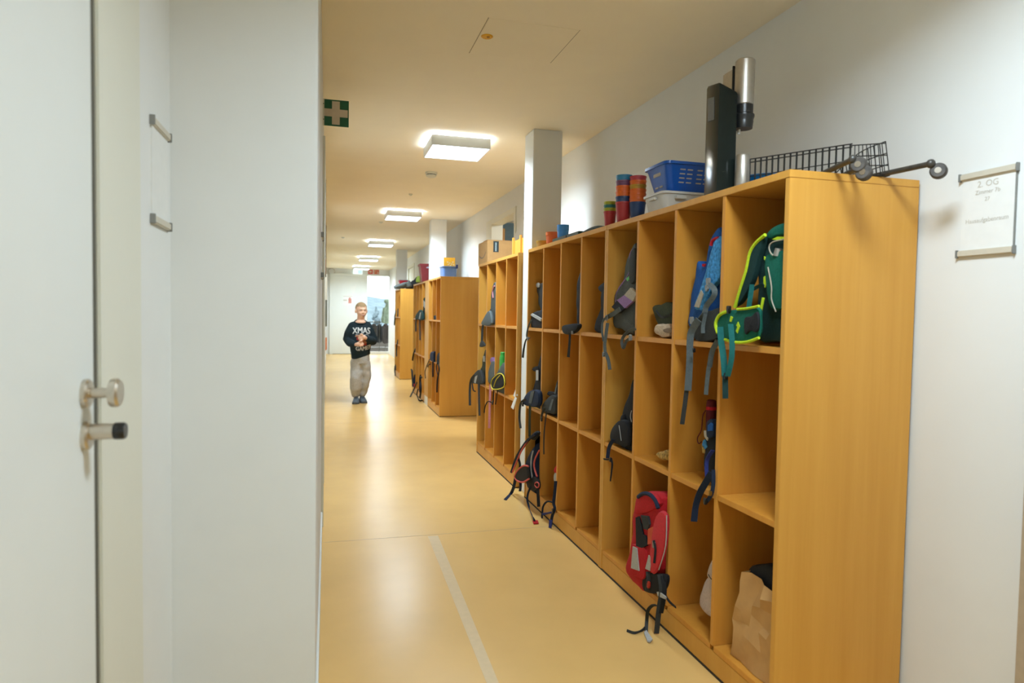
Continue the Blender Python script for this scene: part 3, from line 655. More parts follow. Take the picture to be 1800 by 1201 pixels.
g = G().ribbon([(bx0-0.0012, yv[i], zc-0.028+z) for i, z in enumerate((0.012, -0.006, -0.014, -0.010, 0.006, 0.032))], 0.008, 0.001, (0, 0, 1), taper=0.006); obj('smile_arrow', g, M_BLACK, r)
g = G(); g.box(bx0+(bx1-bx0)*0.22, by0-0.0012, zc+0.0, bx0+(bx1-bx0)*0.43, by0-0.0004, bz1-0.008); lb = obj('tape_label', g, mat('dark_tape', (0.03, 0.045, 0.05), 0.4), r)
g = G(); g.box(bx0+(bx1-bx0)*0.295, by0-0.002, zc+0.008, bx0+(bx1-bx0)*0.345, by0-0.0013, bz1-0.02); obj('label_print', g, mat('pale_blue_print', (0.30, 0.42, 0.46), 0.5, 0.7, 220), lb)
obj('tape_label', G().box(bx0+(bx1-bx0)*0.44, by0-0.0012, ZT+0.012, bx0+(bx1-bx0)*0.62, by0-0.0004, ZT+0.04), mat('dark_label', (0.05, 0.05, 0.06), 0.5), r)
# wooden tray end and paper beside it
r = thing('wooden_tray', 'small upright wooden tray beside the cardboard box', 'tray', (1.58, 5.3, ZT))
q0, q1 = [(1.500,5.340,1.827)][0], [(1.500,5.123,1.808)][0]
g = G(); g.box(1.50, 4.93, ZT+0.03, 1.512, 5.42, ZT+0.155, 0.002); obj('board', g, M_WOOD, r)
for y in (4.94, 5.18, 5.40): obj('post', G().box(1.485, y, ZT+0.001, 1.50, y+0.03, ZT+0.18, 0.002), M_WOOD, r)
r = thing('paper_bag', 'white paper sack leaning on the wall above the wooden tray', 'paper bag', (1.78, 5.7, ZT))
_sk = [(1.815,6.616,2.032),(1.815,6.555,2.083),(1.815,6.454,2.151),(1.815,6.356,2.228),(1.815,6.242,2.289),(1.815,6.193,2.131)]
_sk = _sk + [(1.815, _sk[-1][1], ZT+0.002), (1.815, _sk[0][1], ZT+0.002)]
obj('sack', G().prism(_sk, (0.02, 0, 0)), M_PAPER, r)
obj('fold', G().prism([(1.808,6.569,2.033),(1.808,6.381,2.042),(1.808,6.342,2.060),(1.808,6.487,2.070)], (0.006, 0, 0)), M_LAMPW, r)
# middle cubbies: blue crate with a yellow picture book
r = thing('plastic_crate', 'blue plastic crate beside the middle pillar', 'crate', (1.68, 8.95, ZT))
cx0, cx1 = [(1.488,8.900,1.872)][0][0], [(1.680,8.900,1.879)][0][0]; z1 = [(1.572,8.900,1.928)][0][2]
M_CRATE = mat('denim_blue_plastic', (0.07, 0.14, 0.33), 0.4)
obj('crate_body', tray(G(), cx0+0.006, cx1-0.006, 8.91, 9.20, ZT+0.001, z1, 0.004, 0.004, 0.012), M_CRATE, r)
obj('crate_clip', G().box(cx1-0.022, 8.885, z1-0.03, cx1+0.006, 8.90, z1+0.022, 0.004), mat('navy_plastic', (0.015, 0.03, 0.12), 0.4), r)
r = thing('picture_book', 'yellow picture book standing upright in the blue crate', 'book', (1.66, 9.0, z1))
zt = [(1.588,9.000,2.050)][0][2]; xa, xb = [(1.503,9.000,1.993)][0][0], [(1.667,9.000,1.999)][0][0]
obj('cover', G().box(xa+0.01, 9.00, ZT+0.02, xb, 9.012, zt, 0.001), mat('yellow_cover', (0.72, 0.36, 0.02), 0.4), r)
g = G()
for i in range(7): g.ell((xa+0.06+0.014*i % 0.09, 8.9995, zt-0.06-0.012*(i*3 % 5)), (0.012, 0.001, 0.009), sub=1)
obj('cover_picture', g, mat('cover_print', (0.75, 0.55, 0.35), 0.5, 0.5, 120), r)
# maroon bin, green bag, black bag, red bowl, grey jacket
r = thing('waste_bin', 'tall maroon bin leaning beside the middle pillar', 'bin', (1.55, 9.85, ZT))
P4 = [(1.345,9.900,1.784),(1.445,9.900,1.787),(1.443,9.900,2.021),(1.317,9.900,2.017)]
P4[0] = (P4[0][0], P4[0][1], ZT+0.002); P4[1] = (P4[1][0], P4[1][1], ZT+0.002)
M_MAROON = mat('maroon_plastic', (0.23, 0.025, 0.032), 0.4)
obj('bin_body', G().prism(P4, (0.0, 0.22, 0)), M_MAROON, r)
obj('bin_rim', G().prism([(P4[3][0]-0.008, P4[3][1]-0.006, P4[3][2]+0.003), (P4[2][0]+0.006, P4[2][1]-0.006, P4[2][2]+0.003), (P4[2][0]+0.006, P4[2][1]-0.006, P4[2][2]-0.025), (P4[3][0]-0.012, P4[3][1]-0.006, P4[3][2]-0.025)], (0.0, 0.235, 0)), mat('maroon_rim', (0.27, 0.03, 0.04), 0.4), r)
obj('bin_handle', G().ell((P4[2][0]-0.012, 9.893, P4[2][2]-0.055), (0.03, 0.008, 0.012), sub=2), mat('pale_lilac_plastic', (0.45, 0.45, 0.6), 0.4), r)
q = [(1.342,10.200,1.772)][0]
o = obj('green_pouch', G().pillow([(q[0]-0.045, 10.2, ZT+0.003), (q[0]+0.05, 10.2, ZT+0.003), (q[0]+0.05, 10.2, ZT+0.07), (q[0], 10.2, ZT+0.10), (q[0]-0.04, 10.2, ZT+0.08)], 0.05, 0.05, axis=(0, 1, 0), lim=(0, 9, 0, 99, ZT+0.002, 9)), mat('yellow_green_cloth', (0.30, 0.42, 0.06), 0.7))
tag(o, 'yellow green pouch between the maroon bin and the black bag', 'pouch')
q = [(1.599,13.250,1.875)][0]
r = thing('gym_bag', 'black gym bag lying on the farthest cubby bank', 'gym bag', (q[0]+0.1, 13.4, ZT))
obj('bag_body', G().pillow([(q[0]-0.06, 13.42, ZT+0.004), (q[0]+0.28, 13.42, ZT+0.004), (q[0]+0.30, 13.42, ZT+0.14), (q[0]+0.16, 13.42, ZT+0.22), (q[0]+0.02, 13.42, ZT+0.17), (q[0]-0.07, 13.42, ZT+0.07)], 0.08, 0.15, axis=(0, 1, 0), wob=0.006, lim=(0, 9, 13.30, 99, ZT+0.002, 9)), F_BLACK, r)
obj('handle', G().tube([(q[0]+0.06, 13.42, ZT+0.16), (q[0]+0.12, 13.39, ZT+0.245), (q[0]+0.2, 13.42, ZT+0.19)], 0.012, 6, smooth=5), F_BLACK, r)
r = thing('grey_jacket', 'grey jacket draped over the front edge of the farthest cubby bank', 'jacket', (1.42, 13.3, ZT))
PT = [(1.264,13.200,1.731),(1.297,13.200,1.787),(1.384,13.200,1.812),(1.472,13.200,1.881),(1.548,13.200,1.916),(1.583,13.200,1.806),(1.461,13.200,1.781),(1.330,13.200,1.711)]
obj('body', G().pillow(PT, 0.08, 0.06, axis=(0, 1, 0), wob=0.008, lim=(0, 9, 13.045, 99, ZT+0.002, 9)), F_GREY, r)
obj('sleeve', G().tube([(1.243,13.100,1.772),(1.319,13.100,1.806),(1.395,13.100,1.830),(1.460,13.100,1.865)], [0.028, 0.032, 0.036, 0.03], 10, smooth=4), F_GREY, r)
q = [(1.492,13.800,1.963)][0]
r = thing('red_basket', 'red basket behind the grey jacket on the farthest bank', 'basket', (q[0], 13.8, ZT))
obj('basket_stand', G().box(q[0]-0.07, 13.74, ZT+0.002, q[0]+0.07, 13.90, ZT+0.100, 0.006), mat('clear_grey_plastic', (0.42, 0.40, 0.36), 0.4), r)
obj('basket_body', tray(G(), q[0]-0.065, q[0]+0.065, 13.72, 13.92, ZT+0.101, ZT+0.188, 0.022, 0.004, 0.014), mat('crimson_plastic', (0.45, 0.015, 0.035), 0.4), r)
obj('basket_lid', G().box(q[0]-0.09, 13.70, ZT+0.189, q[0]+0.09, 13.94, ZT+0.200, 0.004), mat('grey_lid', (0.16, 0.15, 0.15), 0.5), r)

# ------------------------------------------------------------------ outside, behind the glass
struct('ground_outside', G().box(-60, YF+0.12, -0.35, 80, 140, -0.25), mat('snowy_ground', (0.045, 0.040, 0.032), 0.9, 0.2, 0.4, spec=0.0))
g = G(); random.seed(3)
nx, ny = 40, 8; V = []
for j in range(ny+1):
    for i in range(nx+1):
        x = -40+i*2.6; y = 70+j*4; h_ = 3.4*math.sin(j/ny*math.pi)*(0.75+0.25*math.sin(x*0.09)+0.12*math.sin(x*0.33+1))
        V.append(g.b.verts.new((x, y, -1.5 if j in (0, ny) else -0.3+max(0, h_)+random.uniform(0, 0.7))))
for j in range(ny):
    for i in range(nx): a = j*(nx+1)+i; g.b.faces.new((V[a], V[a+1], V[a+nx+2], V[a+nx+1]))
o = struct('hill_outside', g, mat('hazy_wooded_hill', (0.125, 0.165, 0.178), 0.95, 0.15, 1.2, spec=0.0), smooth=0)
def tree(x, y, h_, lab):
    r = thing('distant_tree', lab, 'tree', (x, y, -0.25), 'trees outside the end door')
    obj('trunk', G().tube([(x, y, -0.25), (x, y, h_*0.4)], 0.12, 8), mat('bark_grey', (0.14, 0.14, 0.13), 0.9), r)
    g = G()
    for k in range(16):
        t = k/15; g.ell((x+random.uniform(-1, 1)*h_*0.14*(1-t), y+random.uniform(-1, 1)*0.6, h_*(0.25+0.7*t)), (h_*0.14*(1.15-t), h_*0.14*(1.15-t), h_*0.09), sub=2)
    for v in g.b.verts: v.co += Vector((random.uniform(-1, 1), random.uniform(-1, 1), random.uniform(-1, 1)))*0.03
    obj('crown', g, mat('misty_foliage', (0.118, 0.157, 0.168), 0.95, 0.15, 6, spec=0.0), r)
tree(2.5, 36, 1.55, 'misty tree outside the end glass, at the left of the pane')
tree(4.35, 44, 1.7, 'misty tree outside the end glass, at the right of the pane')
# coat rack with coats behind the glass
r = thing('coat_rack', 'low rack of hanging coats behind the end glass', 'coat rack', (1.6, 21.86, 0), None)
g = G()
for x in (1.22, 1.62, 2.02): g.box(x-0.012, 21.85, -0.25, x+0.012, 21.87, 1.02)
g.box(1.1, 21.85, 0.96, 2.1, 21.87, 0.99); g.box(1.1, 21.75, 0.14, 2.1, 22.05, 0.17); obj('rack_frame', g, M_SEAL, r)
obj('tall_post', G().box(1.80, 21.871, -0.25, 1.825, 21.896, 1.72), M_SEAL, r)
obj('hook', G().tube([(1.812, 21.88, 1.62), (1.812, 21.72, 1.60), (1.812, 21.615, 1.60)], 0.01, 6), M_STEEL, r)
for k, x in enumerate((1.28, 1.44, 1.70, 1.86)): obj('hook', G().tube([(x, 21.85, 1.0), (x, 21.83, 0.98), (x, 21.81, 1.02)], 0.008, 6), M_STEEL, r)
for k, (x, w_, zt_, zb_, m, lb) in enumerate(((1.28, 0.15, 0.93, 0.36, fab('charcoal_coat_cloth', (0.026, 0.027, 0.025)), 'charcoal coat behind the glass, nearest the boy'), (1.44, 0.15, 0.92, 0.36, fab('brown_grey_coat_cloth', (0.04, 0.036, 0.030)), 'brown grey coat behind the glass, second from the boy'), (1.62, 0.15, 0.90, 0.34, fab('slate_coat_cloth', (0.034, 0.036, 0.035)), 'slate coat behind the glass under the green jacket'), (1.80, 0.15, 0.92, 0.33, fab('dark_brown_coat_cloth', (0.036, 0.030, 0.024)), 'dark brown coat behind the glass at its right edge'))):
    yk = 21.745 if k % 2 else 22.02
    r = thing('hanging_coat', lb, 'coat', (x, yk, zb_), 'coats behind the end glass')
    obj('coat_body', G().pillow([(x-w_*0.6, yk, zb_), (x+w_*0.6, yk, zb_), (x+w_*0.62, yk, zt_-0.25), (x+w_*0.5, yk, zt_-0.05), (x, yk, zt_+0.02), (x-w_*0.5, yk, zt_-0.05), (x-w_*0.62, yk, zt_-0.25)], 0.05, 0.05, axis=(0, 1, 0), wob=0.006), m, r)
    obj('collar', G().tube([(x-0.05, yk-0.03, zt_-0.01), (x, yk-0.06, zt_-0.04), (x+0.05, yk-0.03, zt_-0.01)], 0.014, 8, smooth=4), m, r)
    for s in (-1, 1): obj('sleeve', G().tube([(x+s*w_*0.5, yk-0.04, zt_-0.06), (x+s*w_*0.50, yk-0.06, zt_-0.28), (x+s*w_*0.5, yk-0.08, zb_+0.12)], [0.026, 0.026, 0.022], 8, smooth=4), m, r)
r = thing('green_jacket', 'green camouflage jacket with a hood hanging behind the glass', 'jacket', (1.80, 21.6, 0.95))
obj('jacket_body', G().pillow([(1.668,21.600,0.970),(1.683,21.600,1.240),(1.753,21.600,1.458),(1.840,21.600,1.586),(2.001,21.600,1.589),(2.041,21.600,1.101),(2.007,21.600,0.956)], 0.06, 0.06, axis=(0, 1, 0), wob=0.006), F_JEANS, r)
obj('hood', G().ell([(1.839,21.585,1.639)][0], (0.11, 0.08, 0.075), sub=3), F_JEANS, r)
obj('sleeve', G().tube([(1.748,21.540,1.439),(1.715,21.540,1.187),(1.734,21.540,0.953)], [0.05, 0.05, 0.04], 8, smooth=4), F_JEANS, r)

# ------------------------------------------------------------------ school bags and other things in the cubbies
def opening(unit, k, row):
    y0, y1, n = {'A': (1.765, 3.1515, 4), 'B': (3.1535, 4.5274, 4), 'E': (4.778, 6.116, 4), 'C': (8.278, 9.295, 3), 'F': (9.632, 11.01, 4), 'D': (13.04, 14.06, 3)}[unit]
    p = (y1-y0-0.02)/n; a = y0+k*p+0.02; b = y0+(k+1)*p
    z = {'t': (1.208, 1.73), 'm': (0.661, 1.187), 'b': (0.106, 0.64)}[row]
    return (1.30, XF+DEP-0.014, a+0.003, b-0.003, z[0]+0.001, z[1]-0.004)
def body(r, nm, pts, lim, m, front=0.02, back=0.2, wob=0.002, **k):
    return obj(nm, G().pillow(pts, front, back, lim=lim, wob=wob, **k), m, r)
def flat(r, nm, pts, m, front=0.006, back=0.004, **k): return obj(nm, G().pillow(pts, front, back, ex=0.4, steps=3, **k), m, r)
def sharp(r, nm, pts, m, th=0.004, d=None): return obj(nm, G().prism(pts, d or (th, 0, 0)), m, r)
def web(r, nm, pts, wd, m, th=0.003, taper=None):
    P = crom(pts, 6); L_ = len(P); N = Vector((-0.45, -0.89, 0)); g = G(); rings = []
    for i in range(L_):
        t = P[min(i+1, L_-1)]-P[max(i-1, 0)]; t = t.normalized() if t.length > 1e-9 else Vector((0, 0, -1))
        wv = t.cross(N); wv = wv.normalized() if wv.length > 0.05 else Vector((0.89, -0.45, 0)); nv = t.cross(wv); f = i/(L_-1)
        wv = (wv + nv*0.35*math.sin(f*5+wd*300)).normalized(); nv = t.cross(wv)
        ww = (wd if not taper else wd+(taper-wd)*f)/2
        rings.append([g.b.verts.new(P[i]+wv*ww*a+nv*th/2*b) for a, b in ((-1, -1), (1, -1), (1, 1), (-1, 1))])
    for A, B in zip(rings, rings[1:]):
        for k in range(4): g.b.faces.new((A[k], A[(k+1) % 4], B[(k+1) % 4], B[k]))
    g.b.faces.new(rings[0][::-1]); g.b.faces.new(rings[-1])
    for v in g.b.verts: v.co.z = max(v.co.z, 0.001)
    return obj(nm, g, m, r)
def pipe(r, nm, pts, rr, m, **k): return obj(nm, G().tube(pts, rr, 7, smooth=4, **k), m, r)
def clip(r, p, m=None, s=0.011, nm='buckle'):
    p = Vector(p); g = G(); g.box(p.x-0.004, p.y-s, p.z-s*0.9, p.x+0.004, p.y+s, p.z+s*0.9, 0.002); g.box(p.x-0.0055, p.y-s*0.55, p.z-s*1.5, p.x+0.0055, p.y+s*0.55, p.z+s*0.2, 0.0015); return obj(nm, g, m or M_BLACK, r)

# green bag, nearest bank, top row
L = opening('A', 0, 't')
r = thing('school_backpack', 'dark green backpack with lime edged straps in the nearest top cubby', 'backpack', (1.45, 1.93, 1.209), 'school bags in the cubbies')
body(r, 'bag_body', [(1.420,1.980,1.485),(1.420,1.960,1.567),(1.420,1.937,1.588),(1.420,1.897,1.602),(1.420,1.841,1.602),(1.420,1.814,1.552),(1.420,1.799,1.248),(1.420,1.872,1.227),(1.420,1.967,1.226),(1.420,1.977,1.300),(1.420,1.975,1.377)], L, F_DTEAL, 0.02, 0.25)
flat(r, 'side_pocket', [(1.398,1.914,1.496),(1.398,1.880,1.514),(1.398,1.813,1.505),(1.398,1.805,1.346),(1.398,1.843,1.328),(1.398,1.877,1.335),(1.398,1.900,1.393)], F_TEAL, 0.018, 0.03, lim=L)
o = flat(r, 'top_flap', [(1.400,1.915,1.577),(1.400,1.887,1.594),(1.400,1.848,1.602),(1.400,1.815,1.599),(1.400,1.814,1.569),(1.400,1.863,1.567),(1.400,1.903,1.561)], F_TEAL, 0.012, 0.06, lim=L)
sharp(o, 'lime_patch', [(1.386,1.881,1.556),(1.386,1.855,1.562),(1.386,1.819,1.558),(1.386,1.819,1.549),(1.386,1.855,1.551)], F_LIME)
o = obj('drink_bottle', G().tube([(1.392,1.855,1.501),(1.392,1.850,1.524)], [0.016, 0.013], 14), M_ALU, r)
g = flat(r, 'hip_belt', [(1.335,2.116,1.285),(1.335,2.092,1.313),(1.335,2.037,1.325),(1.335,1.977,1.329),(1.335,1.867,1.336),(1.335,1.853,1.300),(1.335,1.856,1.241),(1.335,1.915,1.220),(1.335,1.998,1.217),(1.335,2.060,1.226),(1.335,2.103,1.244)], F_TEAL, 0.012, 0.014)
pipe(g, 'lime_piping', [(1.321,2.019,1.323),(1.321,2.067,1.309),(1.321,2.090,1.277),(1.321,2.074,1.245)], 0.006, F_LIME)
pipe(g, 'lime_piping', [(1.321,2.031,1.225),(1.321,1.964,1.218),(1.321,1.901,1.223),(1.321,1.842,1.238)], 0.005, F_LIME)
pipe(g, 'lime_piping', [(1.321,1.963,1.329),(1.321,1.901,1.332),(1.321,1.847,1.339)], 0.0045, F_LIME)
sharp(g, 'lime_flash', [(1.321,1.958,1.287),(1.321,1.947,1.272),(1.321,1.959,1.249),(1.321,1.969,1.256),(1.321,1.960,1.270),(1.321,1.967,1.275)], F_LIME)
sharp(g, 'lime_flash', [(1.321,2.001,1.306),(1.321,1.988,1.302),(1.321,1.997,1.286),(1.321,2.007,1.288)], F_LIME)
flat(g, 'belt_pocket', [(1.321,1.917,1.299),(1.321,1.881,1.306),(1.321,1.852,1.321),(1.321,1.842,1.289),(1.321,1.852,1.256),(1.321,1.885,1.259),(1.321,1.912,1.247)], F_BLACK, 0.006, 0.006)
g = flat(r, 'shoulder_strap', [(1.385,1.915,1.572),(1.385,1.957,1.556),(1.385,1.993,1.519),(1.385,2.009,1.462),(1.385,2.038,1.397),(1.385,2.066,1.342),(1.385,2.039,1.346),(1.385,1.995,1.388),(1.385,1.960,1.437),(1.385,1.939,1.496),(1.385,1.920,1.539)], F_DTEAL, 0.012, 0.014)
pipe(g, 'lime_piping', [(1.374,1.900,1.572),(1.374,1.944,1.552),(1.374,1.977,1.521),(1.374,1.996,1.461),(1.374,2.026,1.400),(1.374,2.056,1.336)], 0.0065, F_LIME)
web(r, 'webbing', [(1.360,1.942,1.412),(1.360,1.952,1.356),(1.360,1.962,1.306)], 0.016, F_TEALSTRAP)
web(r, 'webbing', [(1.370,1.968,1.391),(1.370,1.925,1.404),(1.370,1.895,1.411)], 0.012, F_DTEAL)
pipe(r, 'lime_piping', [(1.374,1.899,1.367),(1.374,1.909,1.328),(1.374,1.916,1.288)], 0.005, F_LIME)
for q in ([(1.392,1.928,1.505),(1.392,1.906,1.490),(1.392,1.909,1.483),(1.392,1.927,1.495)], [(1.384,1.916,1.436),(1.384,1.904,1.441),(1.384,1.906,1.423),(1.384,1.897,1.417),(1.384,1.908,1.401),(1.384,1.915,1.412)], [(1.384,1.900,1.467),(1.384,1.888,1.463),(1.384,1.878,1.436),(1.384,1.892,1.433)]): sharp(r, 'lime_flash', q, F_LIME)
pipe(r, 'cord', [(1.376,1.811,1.548),(1.376,1.864,1.545),(1.376,1.880,1.532),(1.376,1.874,1.514),(1.376,1.859,1.502)], 0.0022, F_BEIGE)
pipe(r, 'cord', [(1.376,1.883,1.466),(1.376,1.862,1.402),(1.376,1.860,1.362),(1.376,1.836,1.322)], 0.0022, F_BEIGE)
web(r, 'strap_tail', [(1.312,2.047,1.268),(1.312,2.038,1.219),(1.312,2.021,1.161),(1.312,2.011,1.099)], 0.021, F_TEALSTRAP)
web(r, 'strap_tail', [(1.312,1.986,1.279),(1.312,1.974,1.222),(1.312,1.974,1.164),(1.312,1.994,1.101)], 0.018, F_TEALSTRAP)
web(r, 'strap_end', [(1.312,2.008,1.103),(1.312,2.006,1.065),(1.312,2.003,1.024)], 0.019, F_DTEAL)
clip(r, [(1.320,2.011,1.331)][0]); clip(r, [(1.310,2.001,1.104)][0], None, 0.009)
# blue bag
L = opening('A', 1, 't')
r = thing('school_backpack', 'blue backpack with grey straps in a top cubby left of the green bag', 'backpack', (1.45, 2.25, 1.209), 'school bags in the cubbies')
body(r, 'bag_body', [(1.420,2.376,1.516),(1.420,2.342,1.505),(1.420,2.299,1.519),(1.420,2.286,1.573),(1.420,2.272,1.615),(1.420,2.204,1.611),(1.420,2.184,1.234),(1.420,2.275,1.213),(1.420,2.373,1.214),(1.420,2.423,1.258),(1.420,2.434,1.292),(1.420,2.413,1.393)], L, F_BLUE, 0.015, 0.22)
g = flat(r, 'shoulder_strap', [(1.385,2.200,1.586),(1.385,2.159,1.586),(1.385,2.153,1.460),(1.385,2.199,1.417),(1.385,2.246,1.369),(1.385,2.271,1.324),(1.385,2.304,1.328),(1.385,2.334,1.337),(1.385,2.292,1.409),(1.385,2.259,1.466),(1.385,2.234,1.520)], F_LBLUE, 0.012, 0.015)
sharp(g, 'reflective_patch', [(1.370,2.275,1.404),(1.370,2.258,1.388),(1.370,2.286,1.337),(1.370,2.321,1.341)], F_BEIGE)
pipe(r, 'red_loop', [(1.390,2.245,1.570),(1.390,2.238,1.586),(1.390,2.219,1.593),(1.390,2.197,1.593)], 0.006, F_RED)
sharp(r, 'red_tab', [(1.400,2.322,1.507),(1.400,2.297,1.506),(1.400,2.305,1.495),(1.400,2.321,1.498)], F_RED)
flat(r, 'front_pocket', [(1.372,2.250,1.317),(1.372,2.196,1.326),(1.372,2.137,1.330),(1.372,2.132,1.236),(1.372,2.198,1.212),(1.372,2.297,1.212),(1.372,2.312,1.264)], F_DGREY, 0.012, 0.03)
web(r, 'webbing', [(1.352,2.188,1.422),(1.352,2.153,1.400),(1.352,2.159,1.375),(1.352,2.203,1.342),(1.352,2.217,1.313),(1.352,2.255,1.285)], 0.020, F_STRAP)
web(r, 'webbing', [(1.352,2.209,1.313),(1.352,2.222,1.270),(1.352,2.221,1.241)], 0.014, F_STRAP)
web(r, 'strap_tail', [(1.335,2.227,1.291),(1.335,2.273,1.248),(1.335,2.284,1.208),(1.335,2.283,1.126),(1.335,2.290,1.018)], 0.026, F_STRAP)
web(r, 'strap_end', [(1.334,2.297,1.022),(1.334,2.307,0.965),(1.334,2.324,0.883)], 0.017, F_DGREY)
web(r, 'strap_tail', [(1.353,2.123,1.219),(1.353,2.158,1.176),(1.353,2.173,1.117)], 0.019, F_STRAP)
web(r, 'strap_end', [(1.336,2.150,1.121),(1.336,2.156,1.085),(1.336,2.164,1.018)], 0.015, F_STRAP)
clip(r, [(1.364,2.216,1.436)][0], M_GREYPL, 0.012); clip(r, [(1.360,2.216,1.412)][0], M_GREYPL, 0.010); clip(r, [(1.372,2.339,1.291)][0], M_GREYPL, 0.012); clip(r, [(1.330,2.245,1.178)][0], None, 0.007)
# boot
L = opening('A', 2, 't')
r = thing('winter_boot', 'dark winter boot with cream fleece opening in a top cubby', 'boot', (1.45, 2.55, 1.209))
body(r, 'boot_shaft', [(1.420,2.746,1.345),(1.420,2.677,1.352),(1.420,2.562,1.358),(1.420,2.547,1.260),(1.420,2.631,1.253),(1.420,2.694,1.272),(1.420,2.723,1.312)], L, F_OLIVE, 0.02, 0.16)
o = flat(r, 'fleece_cuff', [(1.405,2.664,1.250),(1.405,2.619,1.268),(1.405,2.530,1.265),(1.405,2.528,1.217),(1.405,2.616,1.214),(1.405,2.658,1.225)], F_FLEECE, 0.03, 0.08, lim=L, wob=0.003)
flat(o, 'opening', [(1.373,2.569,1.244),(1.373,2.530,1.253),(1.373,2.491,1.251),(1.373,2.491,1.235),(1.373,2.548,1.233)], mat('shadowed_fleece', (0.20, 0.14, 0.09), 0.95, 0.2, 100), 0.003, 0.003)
web(r, 'trim_band', [(1.396,2.683,1.327),(1.396,2.624,1.297),(1.396,2.545,1.310)], 0.010, F_DGREY)
# grey and lilac bag
L = opening('A', 3, 't')
r = thing('school_backpack', 'slate grey backpack with lilac and beige strap patches in a top cubby', 'backpack', (1.45, 2.92, 1.209), 'school bags in the cubbies')
body(r, 'bag_body', [(1.410,2.902,1.622),(1.410,2.962,1.616),(1.410,2.990,1.547),(1.410,2.994,1.504),(1.410,3.121,1.422),(1.410,3.132,1.359),(1.410,3.129,1.310),(1.410,3.190,1.269),(1.410,3.160,1.246),(1.410,3.057,1.237),(1.410,2.881,1.242)], L, F_GREY, 0.02, 0.22)
pipe(r, 'edge_piping', [(1.392,2.900,1.618),(1.392,2.948,1.598),(1.392,2.956,1.506),(1.392,3.088,1.420),(1.392,3.096,1.316)], 0.004, F_PURPLE)
flat(r, 'shoulder_strap', [(1.384,2.908,1.610),(1.384,2.865,1.607),(1.384,2.858,1.480),(1.384,2.899,1.450),(1.384,2.925,1.478),(1.384,2.929,1.553)], F_DGREY, 0.01, 0.01)
sharp(r, 'reflective_patch', [(1.366,2.885,1.433),(1.366,2.817,1.404),(1.366,2.857,1.369),(1.366,2.951,1.400)], F_BEIGE, 0.012)
sharp(r, 'lilac_patch', [(1.366,2.951,1.400),(1.366,2.857,1.369),(1.366,2.942,1.337),(1.366,3.035,1.377)], F_PURPLE, 0.012)
sharp(r, 'black_patch', [(1.367,3.037,1.374),(1.367,2.944,1.337),(1.367,3.007,1.313),(1.367,3.097,1.344)], F_BLACK, 0.012)
web(r, 'webbing', [(1.355,2.969,1.334),(1.355,3.047,1.310),(1.355,3.123,1.292)], 0.022, F_STRAP)
sharp(r, 'green_tab', [(1.378,2.963,1.479),(1.378,2.925,1.491),(1.378,2.912,1.480),(1.378,2.943,1.467)], F_BRGREEN)
web(r, 'strap_tail', [(1.336,3.079,1.298),(1.336,3.128,1.272),(1.336,3.140,1.229),(1.336,3.115,1.172)], 0.010, F_STRAP)
web(r, 'strap_tail', [(1.338,3.075,1.264),(1.338,3.093,1.202),(1.338,3.104,1.156),(1.338,3.095,1.111)], 0.016, F_STRAP)
web(r, 'strap_end', [(1.334,3.086,1.117),(1.334,3.049,1.085),(1.334,3.026,1.037)], 0.017, F_STRAP)
web(r, 'hip_strap', [(1.345,2.777,1.244),(1.345,2.841,1.232),(1.345,2.902,1.203),(1.345,2.919,1.175),(1.345,2.899,1.150),(1.345,2.869,1.183),(1.345,2.816,1.201)], 0.014, F_GREY)
clip(r, [(1.345,3.107,1.292)][0], M_GREYPL, 0.011); clip(r, [(1.332,3.102,1.110)][0], M_GREYPL, 0.010); clip(r, [(1.340,2.817,1.206)][0], M_GREYPL, 0.012)
# navy bag with drink bottle
L = opening('A', 1, 'm')
r = thing('school_backpack', 'dark navy backpack hanging out of the middle cubby below the blue bag', 'backpack', (1.45, 2.2, 0.662), 'school bags in the cubbies')
body(r, 'bag_body', [(1.420,2.204,0.902),(1.420,2.257,0.878),(1.420,2.271,0.836),(1.420,2.275,0.769),(1.420,2.276,0.702),(1.420,2.239,0.676),(1.420,2.193,0.687)], L, F_BLACK, 0.02, 0.2)
flat(r, 'side_pocket', [(1.400,2.242,0.903),(1.400,2.204,0.918),(1.400,2.193,0.862),(1.400,2.239,0.843)], F_NAVY, 0.012, 0.02)
sharp(r, 'blue_patch', [(1.385,2.225,0.893),(1.385,2.206,0.907),(1.385,2.191,0.903),(1.385,2.193,0.879),(1.385,2.224,0.872)], F_BLUE)
sharp(r, 'beige_tag', [(1.390,2.260,0.868),(1.390,2.236,0.872),(1.390,2.220,0.860),(1.390,2.234,0.833),(1.390,2.255,0.845)], F_BEIGE)
sharp(r, 'pale_blue_cloth', [(1.400,2.278,0.827),(1.400,2.262,0.834),(1.400,2.249,0.806),(1.400,2.264,0.794),(1.400,2.285,0.808)], F_LBLUE)
sharp(r, 'yellow_cloth', [(1.400,2.289,0.807),(1.400,2.268,0.793),(1.400,2.260,0.780),(1.400,2.280,0.776)], F_YELLOW)
web(r, 'webbing', [(1.372,2.165,0.811),(1.372,2.198,0.774),(1.372,2.204,0.739),(1.372,2.198,0.701)], 0.014, F_BLUESTRAP)
web(r, 'strap_tail', [(1.336,2.112,0.741),(1.336,2.147,0.699),(1.336,2.187,0.646),(1.336,2.212,0.592),(1.336,2.221,0.531)], 0.024, F_NAVY)
web(r, 'strap_tail', [(1.340,2.108,0.754),(1.340,2.105,0.705),(1.340,2.117,0.660),(1.340,2.153,0.621)], 0.014, F_NAVY)
clip(r, [(1.337,2.117,0.669)][0], mat('brass_clip', (0.35, 0.22, 0.05), 0.35, metal=0.8), 0.008); clip(r, [(1.337,2.149,0.631)][0], None, 0.010)
